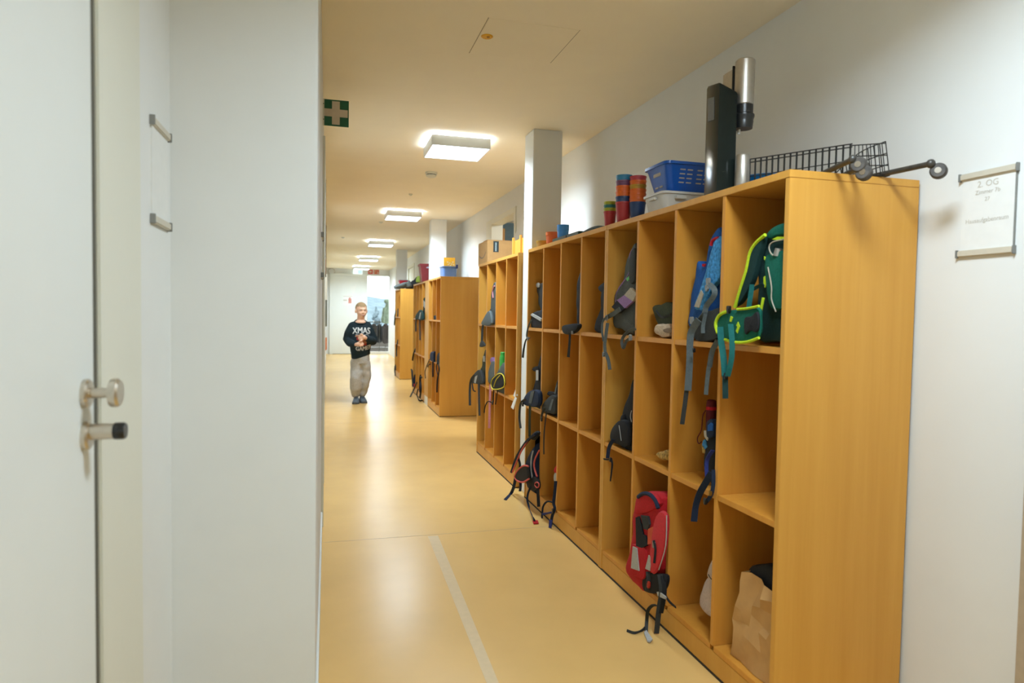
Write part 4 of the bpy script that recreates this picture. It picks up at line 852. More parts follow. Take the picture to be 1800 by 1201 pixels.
o = thing('drink_bottle', 'dark red drink bottle with a cord loop in the navy bag', 'bottle', (1.45, 2.22, 1.0))
q0, q1 = [(1.440,2.291,0.903)][0], [(1.440,2.291,0.981)][0]
hz = q1[2]-q0[2]
obj('bottle_body', G().lathe((q0[0], q0[1], q0[2]), [(0.018, -0.04), (0.020, -0.03), (0.020, hz*0.55)], 18), F_DRED, o); obj('bottle_band', G().lathe(q0, [(0.0205, hz*0.5), (0.0205, hz*0.66)], 18), F_RED, o); obj('bottle_cap', G().lathe(q0, [(0.020, hz*0.66), (0.018, hz*0.95), (0.012, hz)], 18), F_DRED, o)
pipe(o, 'cord_loop', [(1.410,2.284,0.940),(1.410,2.303,0.915),(1.410,2.309,0.861),(1.410,2.336,0.825),(1.410,2.327,0.804),(1.410,2.306,0.815)], 0.0022, F_DRED)
# pale bag in the lowest row, paper bag
L = opening('A', 1, 'b')
r = thing('cloth_pouch', 'pale rose cloth pouch in the bottom cubby left of the paper bag', 'pouch', (1.42, 2.16, 0.107))
body(r, 'pouch_body', [(1.420,2.201,0.325),(1.420,2.243,0.295),(1.420,2.264,0.249),(1.420,2.283,0.203),(1.420,2.277,0.169),(1.420,2.204,0.165),(1.420,2.174,0.179)], L, F_ROSE, 0.02, 0.14)
body(r, 'pouch_flap', [(1.410,2.185,0.392),(1.410,2.207,0.371),(1.410,2.228,0.324),(1.410,2.219,0.310),(1.410,2.181,0.320)], L, F_ROSE, 0.012, 0.10)
pipe(r, 'seam', [(1.392,2.203,0.331),(1.392,2.183,0.321),(1.392,2.157,0.327)], 0.0016, F_DGREY)
L = opening('A', 0, 'b')
r = thing('paper_bag', 'crumpled brown paper bag in the nearest bottom cubby', 'paper bag', (1.48, 1.9, 0.107))
M_KRAFT = mat('brown_kraft_paper', (0.52, 0.285, 0.095), 0.75, 0.06, 25)
# bag: crumpled open sack, four sides
random.seed(11)
FL = [(1.395,2.003,0.416),(1.395,2.009,0.340),(1.395,2.043,0.285),(1.395,2.025,0.205),(1.395,2.038,0.123)]
FR = [(1.395,1.812,0.459),(1.395,1.808,0.390),(1.395,1.804,0.317),(1.395,1.801,0.244),(1.395,1.812,0.141)]
zs = [p[2] for p in FL]; fl = [p[1] for p in FL]; zb = 0.108
NR = 7; NS = 20; g = G(); rows = []
for i in range(NR+1):
    t = i/NR; z = zb+(FL[0][2]-zb)*t
    k = (1-t)*4; a = int(min(3, k)); fr = k-a
    yl = fl[4-0] if False else (fl[a]*(1-fr)+fl[min(4, a+1)]*fr)
    y1 = min(yl, L[3]); y0 = L[2]+0.004; x0 = 1.385+0.010*t; x1 = 1.60-0.02*t; row = []
    for j in range(NS):
        s_ = j/NS*4; e = int(s_); f = s_-e
        c = [(x0, y1), (x0, y0), (x1, y0), (x1, y1)]; p, q = c[e], c[(e+1) % 4]
        x, y = p[0]+(q[0]-p[0])*f, p[1]+(q[1]-p[1])*f
        n = 0.004 if f < 1e-6 else 0.013*(0.5+t)
        row.append(g.b.verts.new((max(1.367, x+random.uniform(-n, n)), min(max(y+random.uniform(-n, n), L[2]), L[3]), z+(random.uniform(-0.014, 0.014) if 0 < i < NR else (0.012*math.sin(j*1.1) if i == NR else 0)))))
    rows.append(row)
for A_, B_ in zip(rows, rows[1:]):
    for j in range(NS): g.b.faces.new((A_[j], A_[(j+1) % NS], B_[(j+1) % NS], B_[j]))
g.b.faces.new(rows[0][::-1]); obj('sack', g, M_KRAFT, r, smooth=16)
body(r, 'dark_contents', [(1.440,2.002,0.424),(1.440,1.935,0.465),(1.440,1.872,0.473),(1.440,1.868,0.398),(1.440,1.998,0.345)], (1.41, 1.57, L[2]+0.02, L[3]-0.03, 0.12, 0.6), F_BLACK, 0.02, 0.1)
# yellow pouch, black bag, red bag
L = opening('A', 2, 'm')
tag(body(None, 'pencil_pouch', [(1.400,2.646,0.690),(1.400,2.621,0.710),(1.400,2.561,0.730),(1.400,2.522,0.735),(1.400,2.520,0.697),(1.400,2.589,0.687)], L, F_YELLOW, 0.015, 0.08), 'small yellow patterned pouch on the middle shelf above the red bag', 'pouch')
L = opening('A', 3, 'm')
r = thing('school_backpack', 'black backpack in the middle cubby left of the yellow pouch', 'backpack', (1.45, 2.9, 0.662), 'school bags in the cubbies')
body(r, 'bag_body', [(1.400,2.871,0.991),(1.400,2.929,0.927),(1.400,2.975,0.852),(1.400,3.004,0.787),(1.400,3.003,0.646),(1.400,2.854,0.676)], L, F_BLACK, 0.015, 0.2)
flat(r, 'front_pocket', [(1.380,2.962,0.800),(1.380,3.045,0.752),(1.380,3.077,0.710),(1.380,3.068,0.677),(1.380,2.987,0.673),(1.380,2.873,0.689),(1.380,2.879,0.794)], F_BLACK, 0.02, 0.03)
pipe(r, 'reflective_piping', [(1.357,2.955,0.774),(1.357,2.941,0.743),(1.357,2.926,0.705)], 0.0015, F_SILVER)
pipe(r, 'reflective_piping', [(1.366,2.841,0.861),(1.366,2.852,0.833),(1.366,2.838,0.809)], 0.0015, F_SILVER)
flat(r, 'carry_loop', [(1.385,2.948,0.829),(1.385,2.980,0.813),(1.385,2.985,0.790),(1.385,2.946,0.791)], F_BLACK, 0.01, 0.01)
web(r, 'strap_tail', [(1.338,2.975,0.702),(1.338,3.020,0.657),(1.338,3.038,0.597)], 0.018, F_NAVY)
web(r, 'strap_tail', [(1.334,2.988,0.607),(1.334,2.973,0.585),(1.334,2.978,0.543),(1.334,2.989,0.495)], 0.011, F_BLACK, taper=0.006)
web(r, 'strap_end', [(1.334,3.077,0.585),(1.334,3.028,0.593),(1.334,2.981,0.606)], 0.008, F_BLACK)
clip(r, [(1.333,2.992,0.604)][0], None, 0.009)
L = opening('A', 2, 'b')
r = thing('school_backpack', 'bright red backpack with grey reflective patches in a bottom cubby', 'backpack', (1.40, 2.58, 0.107), 'school bags in the cubbies')
gg = G().pillow([(1.345,2.715,0.434),(1.345,2.691,0.502),(1.345,2.611,0.543),(1.345,2.509,0.561),(1.345,2.444,0.531),(1.345,2.432,0.487),(1.345,2.426,0.461),(1.345,2.454,0.281),(1.345,2.505,0.214),(1.345,2.582,0.114),(1.345,2.652,0.106),(1.345,2.768,0.113),(1.345,2.777,0.162),(1.345,2.730,0.273),(1.345,2.723,0.369)], 0.03, 0.17, wob=0.002)
for v in gg.b.verts:
    v.co.y = max(v.co.y, L[2])
    if v.co.x > 1.353: v.co.z = max(v.co.z, 0.108); v.co.y = min(v.co.y, L[3])
obj('bag_body', gg, F_RED, r)
flat(r, 'lid', [(1.322,2.680,0.440),(1.322,2.650,0.509),(1.322,2.566,0.554),(1.322,2.485,0.559),(1.322,2.463,0.522),(1.322,2.561,0.465),(1.322,2.657,0.432)], F_RED, 0.014, 0.02)
pipe(r, 'navy_stripe', [(1.309,2.635,0.514),(1.309,2.587,0.542),(1.309,2.525,0.553),(1.309,2.479,0.542),(1.309,2.453,0.516)], 0.009, F_NAVY)
sharp(r, 'mesh_pocket', [(1.306,2.651,0.419),(1.306,2.624,0.432),(1.306,2.601,0.405),(1.306,2.582,0.366),(1.306,2.556,0.370),(1.306,2.538,0.336),(1.306,2.584,0.306),(1.306,2.639,0.297)], F_BLACK, 0.012)
sharp(r, 'mesh_pocket', [(1.307,2.605,0.443),(1.307,2.542,0.457),(1.307,2.524,0.428),(1.307,2.538,0.400),(1.307,2.575,0.393)], F_DGREY, 0.012)
sharp(r, 'orange_tag', [(1.308,2.535,0.405),(1.308,2.491,0.429),(1.308,2.487,0.361),(1.308,2.537,0.337)], mat('orange_red_fabric', (0.55, 0.07, 0.02), 0.7))
flat(r, 'front_pocket', [(1.316,2.693,0.278),(1.316,2.637,0.302),(1.316,2.551,0.312),(1.316,2.555,0.187),(1.316,2.630,0.163),(1.316,2.709,0.153)], F_RED, 0.012, 0.01)
sharp(r, 'reflective_patch', [(1.300,2.660,0.288),(1.300,2.621,0.294),(1.300,2.594,0.204),(1.300,2.672,0.187)], F_SILVER)
sharp(r, 'reflective_patch', [(1.303,2.515,0.301),(1.303,2.484,0.298),(1.303,2.501,0.239),(1.303,2.542,0.233)], F_SILVER)
g = flat(r, 'shoulder_strap', [(1.312,2.462,0.487),(1.312,2.382,0.513),(1.312,2.389,0.382),(1.312,2.449,0.257),(1.312,2.503,0.237),(1.312,2.504,0.343)], mat('lighter_red_fabric', (0.55, 0.02, 0.03), 0.8, 0.1, 120), 0.010, 0.014)
pipe(g, 'grey_piping', [(1.304,2.372,0.512),(1.304,2.374,0.388),(1.304,2.425,0.272)], 0.0022, F_SILVER)
web(g, 'strap_loop', [(1.298,2.464,0.381),(1.298,2.447,0.351),(1.298,2.454,0.290)], 0.009, F_BLACK)
clip(r, [(1.302,2.466,0.366)][0], M_GREYPL, 0.012)
flat(r, 'bag_base', [(1.322,2.578,0.193),(1.322,2.467,0.240),(1.322,2.391,0.260),(1.322,2.407,0.198),(1.322,2.492,0.144),(1.322,2.585,0.125)], F_BLACK, 0.010, 0.02)
clip(r, [(1.306,2.514,0.180)][0], mat('red_buckle', (0.5, 0.04, 0.02), 0.4), 0.012)
web(r, 'webbing', [(1.306,2.522,0.228),(1.306,2.515,0.194),(1.306,2.523,0.147)], 0.018, F_DGREY)
web(r, 'strap_tail', [(1.305,2.416,0.256),(1.305,2.399,0.193),(1.305,2.418,0.103),(1.305,2.432,0.005)], 0.021, F_DGREY)
web(r, 'strap_tail', [(1.312,2.410,0.254),(1.312,2.388,0.197),(1.312,2.412,0.098)], 0.018, F_BLACK)
sharp(r, 'white_clip', [(1.300,2.432,0.178),(1.300,2.408,0.188),(1.300,2.356,0.188),(1.300,2.360,0.178),(1.300,2.421,0.166)], F_SILVER, 0.006)
web(r, 'strap_tail', [(1.312,2.378,0.183),(1.312,2.345,0.173),(1.312,2.296,0.172)], 0.009, F_BLACK)
A_ = [(1.295,2.420,0.129),(1.295,2.458,0.110),(1.295,2.492,0.074)]; B_ = [(1.302,2.514,0.020)]; C_ = [(1.267,2.449,0.006)]
web(r, 'strap_tail', A_+B_+C_, 0.014, F_DGREY)
web(r, 'strap_end', [(1.275,2.475,0.012)] + [(1.250,2.465,0.005),(1.218,2.457,0.005),(1.197,2.483,0.005)], 0.012, F_DGREY)
sharp(r, 'white_clip', [(1.256,2.446,0.004),(1.274,2.461,0.004),(1.263,2.385,0.004),(1.245,2.370,0.004),(1.236,2.377,0.004)], F_SILVER, d=(0, 0, 0.006))

# second bank
L = opening('B', 0, 't')
r = thing('school_backpack', 'black bag mostly hidden in the top cubby left of the grey lilac bag', 'backpack', (1.42, 3.2, 1.209), 'school bags in the cubbies')
body(r, 'bag_body', [(1.400,3.201,1.485),(1.400,3.273,1.465),(1.400,3.270,1.405),(1.400,3.274,1.333),(1.400,3.347,1.266),(1.400,3.359,1.214),(1.400,3.186,1.211)], L, F_BLACK, 0.015, 0.2)
flat(r, 'carry_loop', [(1.395,3.232,1.472),(1.395,3.314,1.457),(1.395,3.321,1.439),(1.395,3.267,1.420),(1.395,3.230,1.427)], F_BLACK, 0.01, 0.012)
L = opening('B', 1, 't')
r = thing('school_backpack', 'narrow black bag with a padded belt sticking out of a top cubby', 'backpack', (1.42, 3.55, 1.209), 'school bags in the cubbies')
body(r, 'bag_body', [(1.400,3.552,1.546),(1.400,3.639,1.511),(1.400,3.650,1.390),(1.400,3.635,1.282),(1.400,3.604,1.217),(1.400,3.516,1.219)], L, F_BLACK, 0.015, 0.2)
flat(r, 'hip_belt', [(1.345,3.741,1.229),(1.345,3.673,1.244),(1.345,3.482,1.254),(1.345,3.497,1.219),(1.345,3.613,1.190),(1.345,3.709,1.193)], F_BLACK, 0.014, 0.02)
web(r, 'strap_tail', [(1.335,3.596,1.200),(1.335,3.602,1.132),(1.335,3.616,1.059)], 0.011, F_DGREY, taper=0.017)
clip(r, [(1.332,3.552,1.205)][0], M_GREYPL, 0.008)
L = opening('B', 3, 't')
r = thing('school_backpack', 'black bag with silver strap patch in the top cubby beside the pillar', 'backpack', (1.42, 4.25, 1.209), 'school bags in the cubbies')
body(r, 'bag_body', [(1.400,4.619,1.247),(1.400,4.539,1.304),(1.400,4.395,1.324),(1.400,4.257,1.324),(1.400,4.250,1.203),(1.400,4.547,1.199)], L, F_BLACK, 0.02, 0.18)
body(r, 'bag_top', [(1.430,4.540,1.514),(1.430,4.461,1.515),(1.430,4.359,1.503),(1.430,4.349,1.333),(1.430,4.451,1.353),(1.430,4.496,1.441)], L, F_DGREY, 0.012, 0.1)
flat(r, 'white_flower', [(1.415,4.506,1.512),(1.415,4.467,1.523),(1.415,4.427,1.509),(1.415,4.439,1.490),(1.415,4.491,1.492)], F_SILVER, 0.006, 0.006)
sharp(r, 'reflective_patch', [(1.372,4.462,1.308),(1.372,4.254,1.275),(1.372,4.265,1.256),(1.372,4.502,1.296)], F_SILVER, 0.008)
web(r, 'strap_tail', [(1.338,4.362,1.265),(1.338,4.426,1.218),(1.338,4.464,1.161),(1.338,4.448,1.130)], 0.011, F_STRAP)
web(r, 'strap_tail', [(1.335,4.371,1.141),(1.335,4.465,1.126),(1.335,4.517,1.064),(1.335,4.542,0.994)], 0.006, F_DGREY, taper=0.016)
clip(r, [(1.336,4.428,1.135)][0], M_GREYPL, 0.010)
L = opening('B', 3, 'm')
r = thing('school_backpack', 'dark navy backpack with two hanging straps in the middle cubby beside the pillar', 'backpack', (1.42, 4.25, 0.662), 'school bags in the cubbies')
body(r, 'bag_body', [(1.400,4.265,1.039),(1.400,4.337,0.996),(1.400,4.395,0.901),(1.400,4.430,0.831),(1.400,4.479,0.754),(1.400,4.554,0.639),(1.400,4.243,0.674)], L, F_BLACK, 0.012, 0.2)
flat(r, 'front_pocket', [(1.334,4.243,0.801),(1.334,4.385,0.758),(1.334,4.464,0.701),(1.334,4.420,0.671),(1.334,4.138,0.702),(1.334,4.119,0.797)], F_NAVY, 0.02, 0.02)
flat(r, 'carry_loop', [(1.390,4.341,0.949),(1.390,4.457,0.928),(1.390,4.469,0.911),(1.390,4.338,0.910)], F_BLACK, 0.008, 0.008)
sharp(r, 'reflective_patch', [(1.376,4.359,0.920),(1.376,4.308,0.925),(1.376,4.304,0.856),(1.376,4.355,0.851)], F_SILVER)
sharp(r, 'grey_patch', [(1.312,4.261,0.784),(1.312,4.185,0.801),(1.312,4.243,0.707),(1.312,4.308,0.702)], F_GREY)
web(r, 'strap_tail', [(1.306,4.357,0.723),(1.306,4.452,0.691),(1.306,4.492,0.649),(1.306,4.502,0.572),(1.306,4.469,0.505)], 0.016, F_DGREY)
web(r, 'strap_tail', [(1.312,4.269,0.696),(1.312,4.276,0.607),(1.312,4.269,0.481)], 0.017, F_OLIVE)
clip(r, [(1.304,4.417,0.684)][0], None, 0.012)
L = opening('B', 2, 'm')
r = thing('school_backpack', 'dark grey backpack with one thin strap in the middle cubby, second from the pillar', 'backpack', (1.42, 3.9, 0.662), 'school bags in the cubbies')
body(r, 'bag_body', [(1.400,3.916,0.898),(1.400,3.978,0.863),(1.400,4.016,0.772),(1.400,4.104,0.738),(1.400,4.122,0.647),(1.400,3.903,0.680)], L, F_BLACK, 0.012, 0.2)
flat(r, 'front_pocket', [(1.372,3.959,0.801),(1.372,4.068,0.758),(1.372,4.159,0.706),(1.372,4.145,0.670),(1.372,3.909,0.690),(1.372,3.904,0.786)], F_DGREY, 0.018, 0.03)
sharp(r, 'grey_patch', [(1.352,3.943,0.775),(1.352,3.910,0.779),(1.352,3.960,0.701),(1.352,4.005,0.698)], F_STRAP)
sharp(r, 'grey_patch', [(1.374,3.935,0.853),(1.374,3.915,0.870),(1.374,3.943,0.806),(1.374,3.965,0.807)], F_STRAP)
flat(r, 'carry_loop', [(1.385,3.997,0.810),(1.385,4.087,0.807),(1.385,4.120,0.785),(1.385,4.074,0.779),(1.385,3.996,0.785)], F_BLACK, 0.008, 0.008)
web(r, 'strap_tail', [(1.334,3.985,0.698),(1.334,4.023,0.572),(1.334,4.030,0.480),(1.334,4.025,0.412)], 0.008, F_DGREY)
web(r, 'strap_tail', [(1.334,4.032,0.709),(1.334,4.076,0.663),(1.334,4.097,0.623)], 0.014, F_DGREY)
clip(r, [(1.330,4.073,0.634)][0], None, 0.012)
L = opening('B', 3, 'b')
r = thing('school_backpack', 'navy backpack with coral trim spilling out of the bottom cubby beside the pillar', 'backpack', (1.36, 4.25, 0.107), 'school bags in the cubbies')
gg = G().pillow([(1.352,4.085,0.484),(1.352,4.179,0.451),(1.352,4.289,0.391),(1.352,4.390,0.308),(1.352,4.453,0.230),(1.352,4.422,0.173),(1.352,4.380,0.151),(1.352,4.392,0.117),(1.352,4.311,0.106),(1.352,4.066,0.162)], 0.03, 0.2)
for v in gg.b.verts:
    v.co.y = max(v.co.y, L[2])
    if v.co.x > 1.353: v.co.z = max(v.co.z, 0.108); v.co.y = min(v.co.y, L[3])
obj('bag_body', gg, F_NAVY, r)
pipe(r, 'reflective_piping', [(1.316,4.199,0.399),(1.316,4.234,0.335),(1.316,4.230,0.271),(1.316,4.201,0.217)], 0.006, F_SILVER)
pipe(r, 'coral_piping', [(1.314,4.059,0.431),(1.314,4.140,0.362),(1.314,4.162,0.305),(1.314,4.097,0.253)], 0.006, F_CORAL)
flat(r, 'front_pocket', [(1.322,4.271,0.195),(1.322,4.171,0.235),(1.322,4.072,0.233),(1.322,4.069,0.178),(1.322,4.215,0.133),(1.322,4.294,0.143)], F_BLACK, 0.012, 0.01)
pipe(r, 'coral_ring', [(1.306,4.117,0.196),(1.306,4.082,0.220),(1.306,4.034,0.225),(1.306,4.032,0.203),(1.306,4.080,0.187)], 0.004, F_CORAL, closed=True)
g = flat(r, 'hip_belt', [(1.290,4.552,0.145),(1.290,4.467,0.213),(1.290,4.303,0.278),(1.290,4.210,0.288),(1.290,4.180,0.223),(1.290,4.336,0.158),(1.290,4.491,0.131)], F_BLACK, 0.008, 0.010)
pipe(g, 'coral_piping', [(1.283,4.188,0.301),(1.283,4.306,0.278),(1.283,4.443,0.215),(1.283,4.512,0.155),(1.283,4.453,0.141),(1.283,4.313,0.164),(1.283,4.170,0.222)], 0.006, F_CORAL)
g = obj('shoulder_strap', G().ribbon([(1.300,4.070,0.540),(1.300,4.242,0.471),(1.300,4.398,0.379),(1.300,4.536,0.279),(1.300,4.650,0.158)], 0.040, 0.014, (0.6, 0.8, 0), taper=0.030), F_NAVY, r)
pipe(g, 'coral_piping', [(1.292,4.241,0.464),(1.292,4.384,0.367),(1.292,4.479,0.283),(1.292,4.606,0.165)], 0.006, F_CORAL)
web(r, 'webbing', [(1.296,4.479,0.291),(1.296,4.434,0.261),(1.296,4.431,0.221)], 0.016, F_BLACK)
web(r, 'strap_tail', [(1.285,4.504,0.141),(1.285,4.544,0.073),(1.285,4.617,0.005)] + [(1.204,4.472,0.004)], 0.022, F_NAVY)
web(r, 'strap_tail', [(1.288,4.385,0.146),(1.288,4.383,0.115),(1.288,4.395,0.080)], 0.018, F_NAVY)
web(r, 'strap_tail', [(1.295,4.168,0.169),(1.295,4.229,0.107),(1.295,4.239,0.059),(1.295,4.184,0.017)] + [(1.249,3.961,0.030)] + [(1.256,3.947,0.012)], 0.014, F_NAVY)
sharp(r, 'red_clip', [(1.248,3.967,0.003),(1.283,3.971,0.003),(1.272,3.915,0.003),(1.238,3.911,0.003)], F_RED, d=(0, 0, 0.006))
web(r, 'strap_tail', [(1.300,4.036,0.188),(1.300,4.021,0.137),(1.300,4.006,0.082)], 0.020, F_BLACK)
flat(r, 'strap_knot', [(1.310,4.224,0.489),(1.310,4.102,0.549),(1.310,4.053,0.542),(1.310,4.147,0.481)], F_BLACK, 0.012, 0.012)
L = opening('B', 2, 'b')
r = thing('school_backpack', 'bag with blue straps trailing to the floor in the bottom cubby, second from the pillar', 'backpack', (1.40, 3.9, 0.107), 'school bags in the cubbies')
body(r, 'bag_body', [(1.390,3.856,0.349),(1.390,3.960,0.304),(1.390,3.969,0.273),(1.390,3.935,0.245),(1.390,3.920,0.177),(1.390,3.845,0.162)], L, F_SILVER, 0.012, 0.2)
flat(r, 'red_corner', [(1.388,3.853,0.393),(1.388,3.914,0.361),(1.388,3.955,0.323),(1.388,3.912,0.315),(1.388,3.850,0.344)], F_RED, 0.015, 0.06, lim=L)
web(r, 'strap_tail', [(1.335,3.790,0.298),(1.335,3.806,0.217),(1.335,3.824,0.157),(1.335,3.801,0.125),(1.335,3.850,0.057),(1.335,3.877,-0.050)], 0.018, F_NAVY)
web(r, 'strap_end', [(1.318,3.822,0.053),(1.318,3.829,0.002),(1.318,3.837,-0.047)], 0.019, F_BLUESTRAP)
web(r, 'strap_tail', [(1.330,3.810,0.161),(1.330,3.928,0.135),(1.330,4.005,0.084),(1.330,4.025,0.027),(1.330,4.022,-0.030)], 0.012, F_NAVY)
web(r, 'webbing', [(1.328,4.019,0.029),(1.328,3.940,0.056),(1.328,3.832,0.095)], 0.014, F_BLUESTRAP)
clip(r, [(1.328,3.812,0.112)][0], None, 0.012)

# third bank
L = opening('E', 2, 't')
r = thing('school_backpack', 'mottled grey bag with one hanging strap in a top cubby under the cardboard box', 'backpack', (1.42, 5.5, 1.209), 'school bags in the cubbies')
body(r, 'bag_body', [(1.390,5.577,1.553),(1.390,5.698,1.518),(1.390,5.687,1.359),(1.390,5.854,1.279),(1.390,5.891,1.176),(1.390,5.553,1.179)], L, F_GREY, 0.012, 0.18)
flat(r, 'front_pocket', [(1.335,5.542,1.328),(1.335,5.751,1.258),(1.335,5.837,1.207),(1.335,5.617,1.196),(1.335,5.454,1.224)], F_STRAP, 0.016, 0.018)
pipe(r, 'pink_edge', [(1.375,5.576,1.538),(1.375,5.635,1.496),(1.375,5.611,1.436)], 0.006, F_PINK)
web(r, 'strap_tail', [(1.330,5.771,1.228),(1.330,5.812,1.157),(1.330,5.828,1.055)], 0.020, F_DGREY)
flat(r, 'strap_end', [(1.330,5.893,1.001),(1.330,5.851,1.054),(1.330,5.783,1.057),(1.330,5.691,1.021)], F_DGREY, 0.008, 0.008)
L = opening('E', 3, 'm')
r = thing('school_backpack', 'dark olive backpack with long straps hanging from the far end of the third bank', 'backpack', (1.40, 5.85, 0.662), 'school bags in the cubbies')
body(r, 'bag_body', [(1.390,5.900,0.959),(1.390,5.989,0.923),(1.390,6.029,0.825),(1.390,6.143,0.747),(1.390,6.087,0.629),(1.390,5.856,0.644)], L, F_OLIVE, 0.012, 0.2)
flat(r, 'front_pocket', [(1.332,5.865,0.797),(1.332,6.126,0.727),(1.332,6.249,0.645),(1.332,6.022,0.653),(1.332,5.744,0.687)], F_DGREY, 0.016, 0.022)
sharp(r, 'reflective_patch', [(1.315,6.023,0.721),(1.315,5.927,0.741),(1.315,5.994,0.661),(1.315,6.068,0.659)], F_SILVER)
sharp(r, 'reflective_patch', [(1.376,5.974,0.913),(1.376,5.905,0.918),(1.376,5.901,0.866),(1.376,5.970,0.861)], F_SILVER)
web(r, 'strap_tail', [(1.310,6.025,0.732),(1.310,6.173,0.675),(1.310,6.219,0.578),(1.310,6.208,0.428)], 0.022, F_DGREY)
web(r, 'strap_tail', [(1.318,5.869,0.736),(1.318,5.857,0.568),(1.318,5.822,0.388)], 0.018, F_DGREY)
web(r, 'strap_tail', [(1.315,6.143,0.646),(1.315,6.088,0.588),(1.315,5.989,0.588)], 0.012, F_BLACK)
L = opening('E', 2, 'm')
r = thing('drawstring_bag', 'lilac and grey drawstring bag with a pink ribbon hanging below its cubby', 'bag', (1.40, 5.5, 0.662))
body(r, 'bag_body', [(1.390,5.533,0.874),(1.390,5.657,0.884),(1.390,5.757,0.806),(1.390,5.840,0.728),(1.390,5.815,0.689),(1.390,5.523,0.709)], L, F_STRAP, 0.014, 0.12)
flat(r, 'lilac_top', [(1.395,5.679,0.922),(1.395,5.741,0.893),(1.395,5.676,0.863),(1.395,5.595,0.889)], F_PURPLE, 0.012, 0.04)
web(r, 'ribbon_tail', [(1.335,5.501,0.703),(1.335,5.510,0.527),(1.335,5.518,0.327)], 0.020, F_PINK)
L = opening('E', 1, 'm')
r = thing('school_backpack', 'black bag with yellow edging below a green bottle in the third bank', 'backpack', (1.38, 5.2, 0.662), 'school bags in the cubbies')
body(r, 'bag_body', [(1.375,5.140,0.904),(1.375,5.282,0.874),(1.375,5.391,0.809),(1.375,5.465,0.744),(1.375,5.421,0.672),(1.375,5.091,0.682)], L, F_GREY, 0.02, 0.15)
flat(r, 'side_pocket', [(1.335,5.463,0.745),(1.335,5.328,0.796),(1.335,5.161,0.830),(1.335,5.052,0.804),(1.335,5.048,0.733),(1.335,5.418,0.673)], F_BLACK, 0.012, 0.014)
pipe(r, 'yellow_edging', [(1.322,5.409,0.741),(1.322,5.257,0.803),(1.322,5.110,0.830),(1.322,5.003,0.808),(1.322,5.015,0.732),(1.322,5.365,0.679)], 0.0045, mat('yellow_piping', (0.60, 0.50, 0.02), 0.6), closed=True)
pipe(r, 'yellow_edging', [(1.322,5.327,0.702),(1.322,5.254,0.766),(1.322,5.128,0.815)], 0.004, bpy.data.materials['yellow_piping'])
web(r, 'strap_tail', [(1.330,5.358,0.680),(1.330,5.373,0.603),(1.330,5.390,0.562),(1.330,5.553,0.551),(1.330,5.657,0.497),(1.330,5.696,0.432)], 0.010, F_BLACK)
web(r, 'strap_tail', [(1.330,5.225,0.695),(1.330,5.258,0.626),(1.330,5.292,0.561)], 0.008, F_BLACK)
clip(r, [(1.326,5.374,0.569)][0], None, 0.014)
q = [(1.385,5.285,0.893)][0]; q = (q[0], min(q[1], 5.40), q[2]); zt = [(1.385,5.291,0.990)][0][2]
r = thing('drink_bottle', 'bright green drink bottle standing behind the black and yellow bag', 'bottle', (q[0], q[1], 0.8))
obj('bottle_body', G().lathe((q[0], q[1], 0), [(0.026, 0.83), (0.028, 0.84), (0.028, zt-0.05), (0.024, zt-0.03)], 18), F_BRGREEN, r); obj('bottle_cap', G().lathe((q[0], q[1], 0), [(0.022, zt-0.03), (0.022, zt-0.004), (0.018, zt)], 18), F_BRGREEN, r)
L = opening('E', 0, 'm')
r = thing('paper_scrap', 'torn white paper hanging over a shelf edge of the third bank', 'paper', (1.36, 4.9, 0.662))
sharp(r, 'sheet', [(1.360,4.793,0.752),(1.360,4.868,0.683),(1.360,4.820,0.680),(1.360,4.774,0.694)], M_PAPER, 0.01)
sharp(r, 'sheet', [(1.340,4.749,0.689),(1.340,4.855,0.598),(1.340,4.790,0.590),(1.340,4.703,0.687)], M_PAPER, 0.004)

# middle banks
L = opening('C', 1, 't')
tag(body(None, 'small_pouch', [(1.390,9.105,1.208),(1.390,9.058,1.255),(1.390,8.909,1.264),(1.390,8.763,1.242),(1.390,8.760,1.205)], L, F_BLACK, 0.015, 0.06), 'little black pouch alone in a top cubby of the middle bank', 'pouch')
L = opening('C', 1, 'm')
r = thing('school_backpack', 'navy round bag with thin looped strap in the middle bank', 'backpack', (1.38, 8.8, 0.662), 'school bags in the cubbies')
body(r, 'bag_body', [(1.360,9.176,0.683),(1.360,9.076,0.744),(1.360,8.826,0.789),(1.360,8.493,0.794),(1.360,8.483,0.664),(1.360,8.965,0.643)], L, F_NAVY, 0.03, 0.15)
pipe(r, 'strap_loop', [(1.320,8.905,0.678),(1.320,9.162,0.567),(1.320,9.321,0.474),(1.320,9.258,0.393)], 0.006, F_BLACK)
web(r, 'strap_tail', [(1.330,8.669,0.665),(1.330,8.661,0.562),(1.330,8.654,0.466)], 0.022, F_BLACK)
web(r, 'strap_tail', [(1.330,8.865,0.620),(1.330,9.071,0.589),(1.330,9.122,0.554)], 0.016, F_BLACK)
L = opening('C', 0, 'm')
r = thing('school_backpack', 'black bag with one long strap in the near column of the middle bank', 'backpack', (1.38, 8.4, 0.662), 'school bags in the cubbies')
body(r, 'bag_body', [(1.375,8.580,0.701),(1.375,8.494,0.780),(1.375,8.190,0.812),(1.375,8.178,0.658),(1.375,8.529,0.631)], L, F_BLACK, 0.02, 0.15)
web(r, 'strap_tail', [(1.330,8.252,0.688),(1.330,8.158,0.604),(1.330,8.280,0.466),(1.330,8.313,0.305)], 0.020, F_BLACK)
web(r, 'strap_tail', [(1.330,8.297,0.685),(1.330,8.381,0.600),(1.330,8.240,0.526)], 0.014, F_BLACK)
L = opening('F', 0, 't')
r = thing('school_backpack', 'dark green and white bag with two straps in a top cubby beside the filler board', 'backpack', (1.38, 9.75, 1.209), 'school bags in the cubbies')
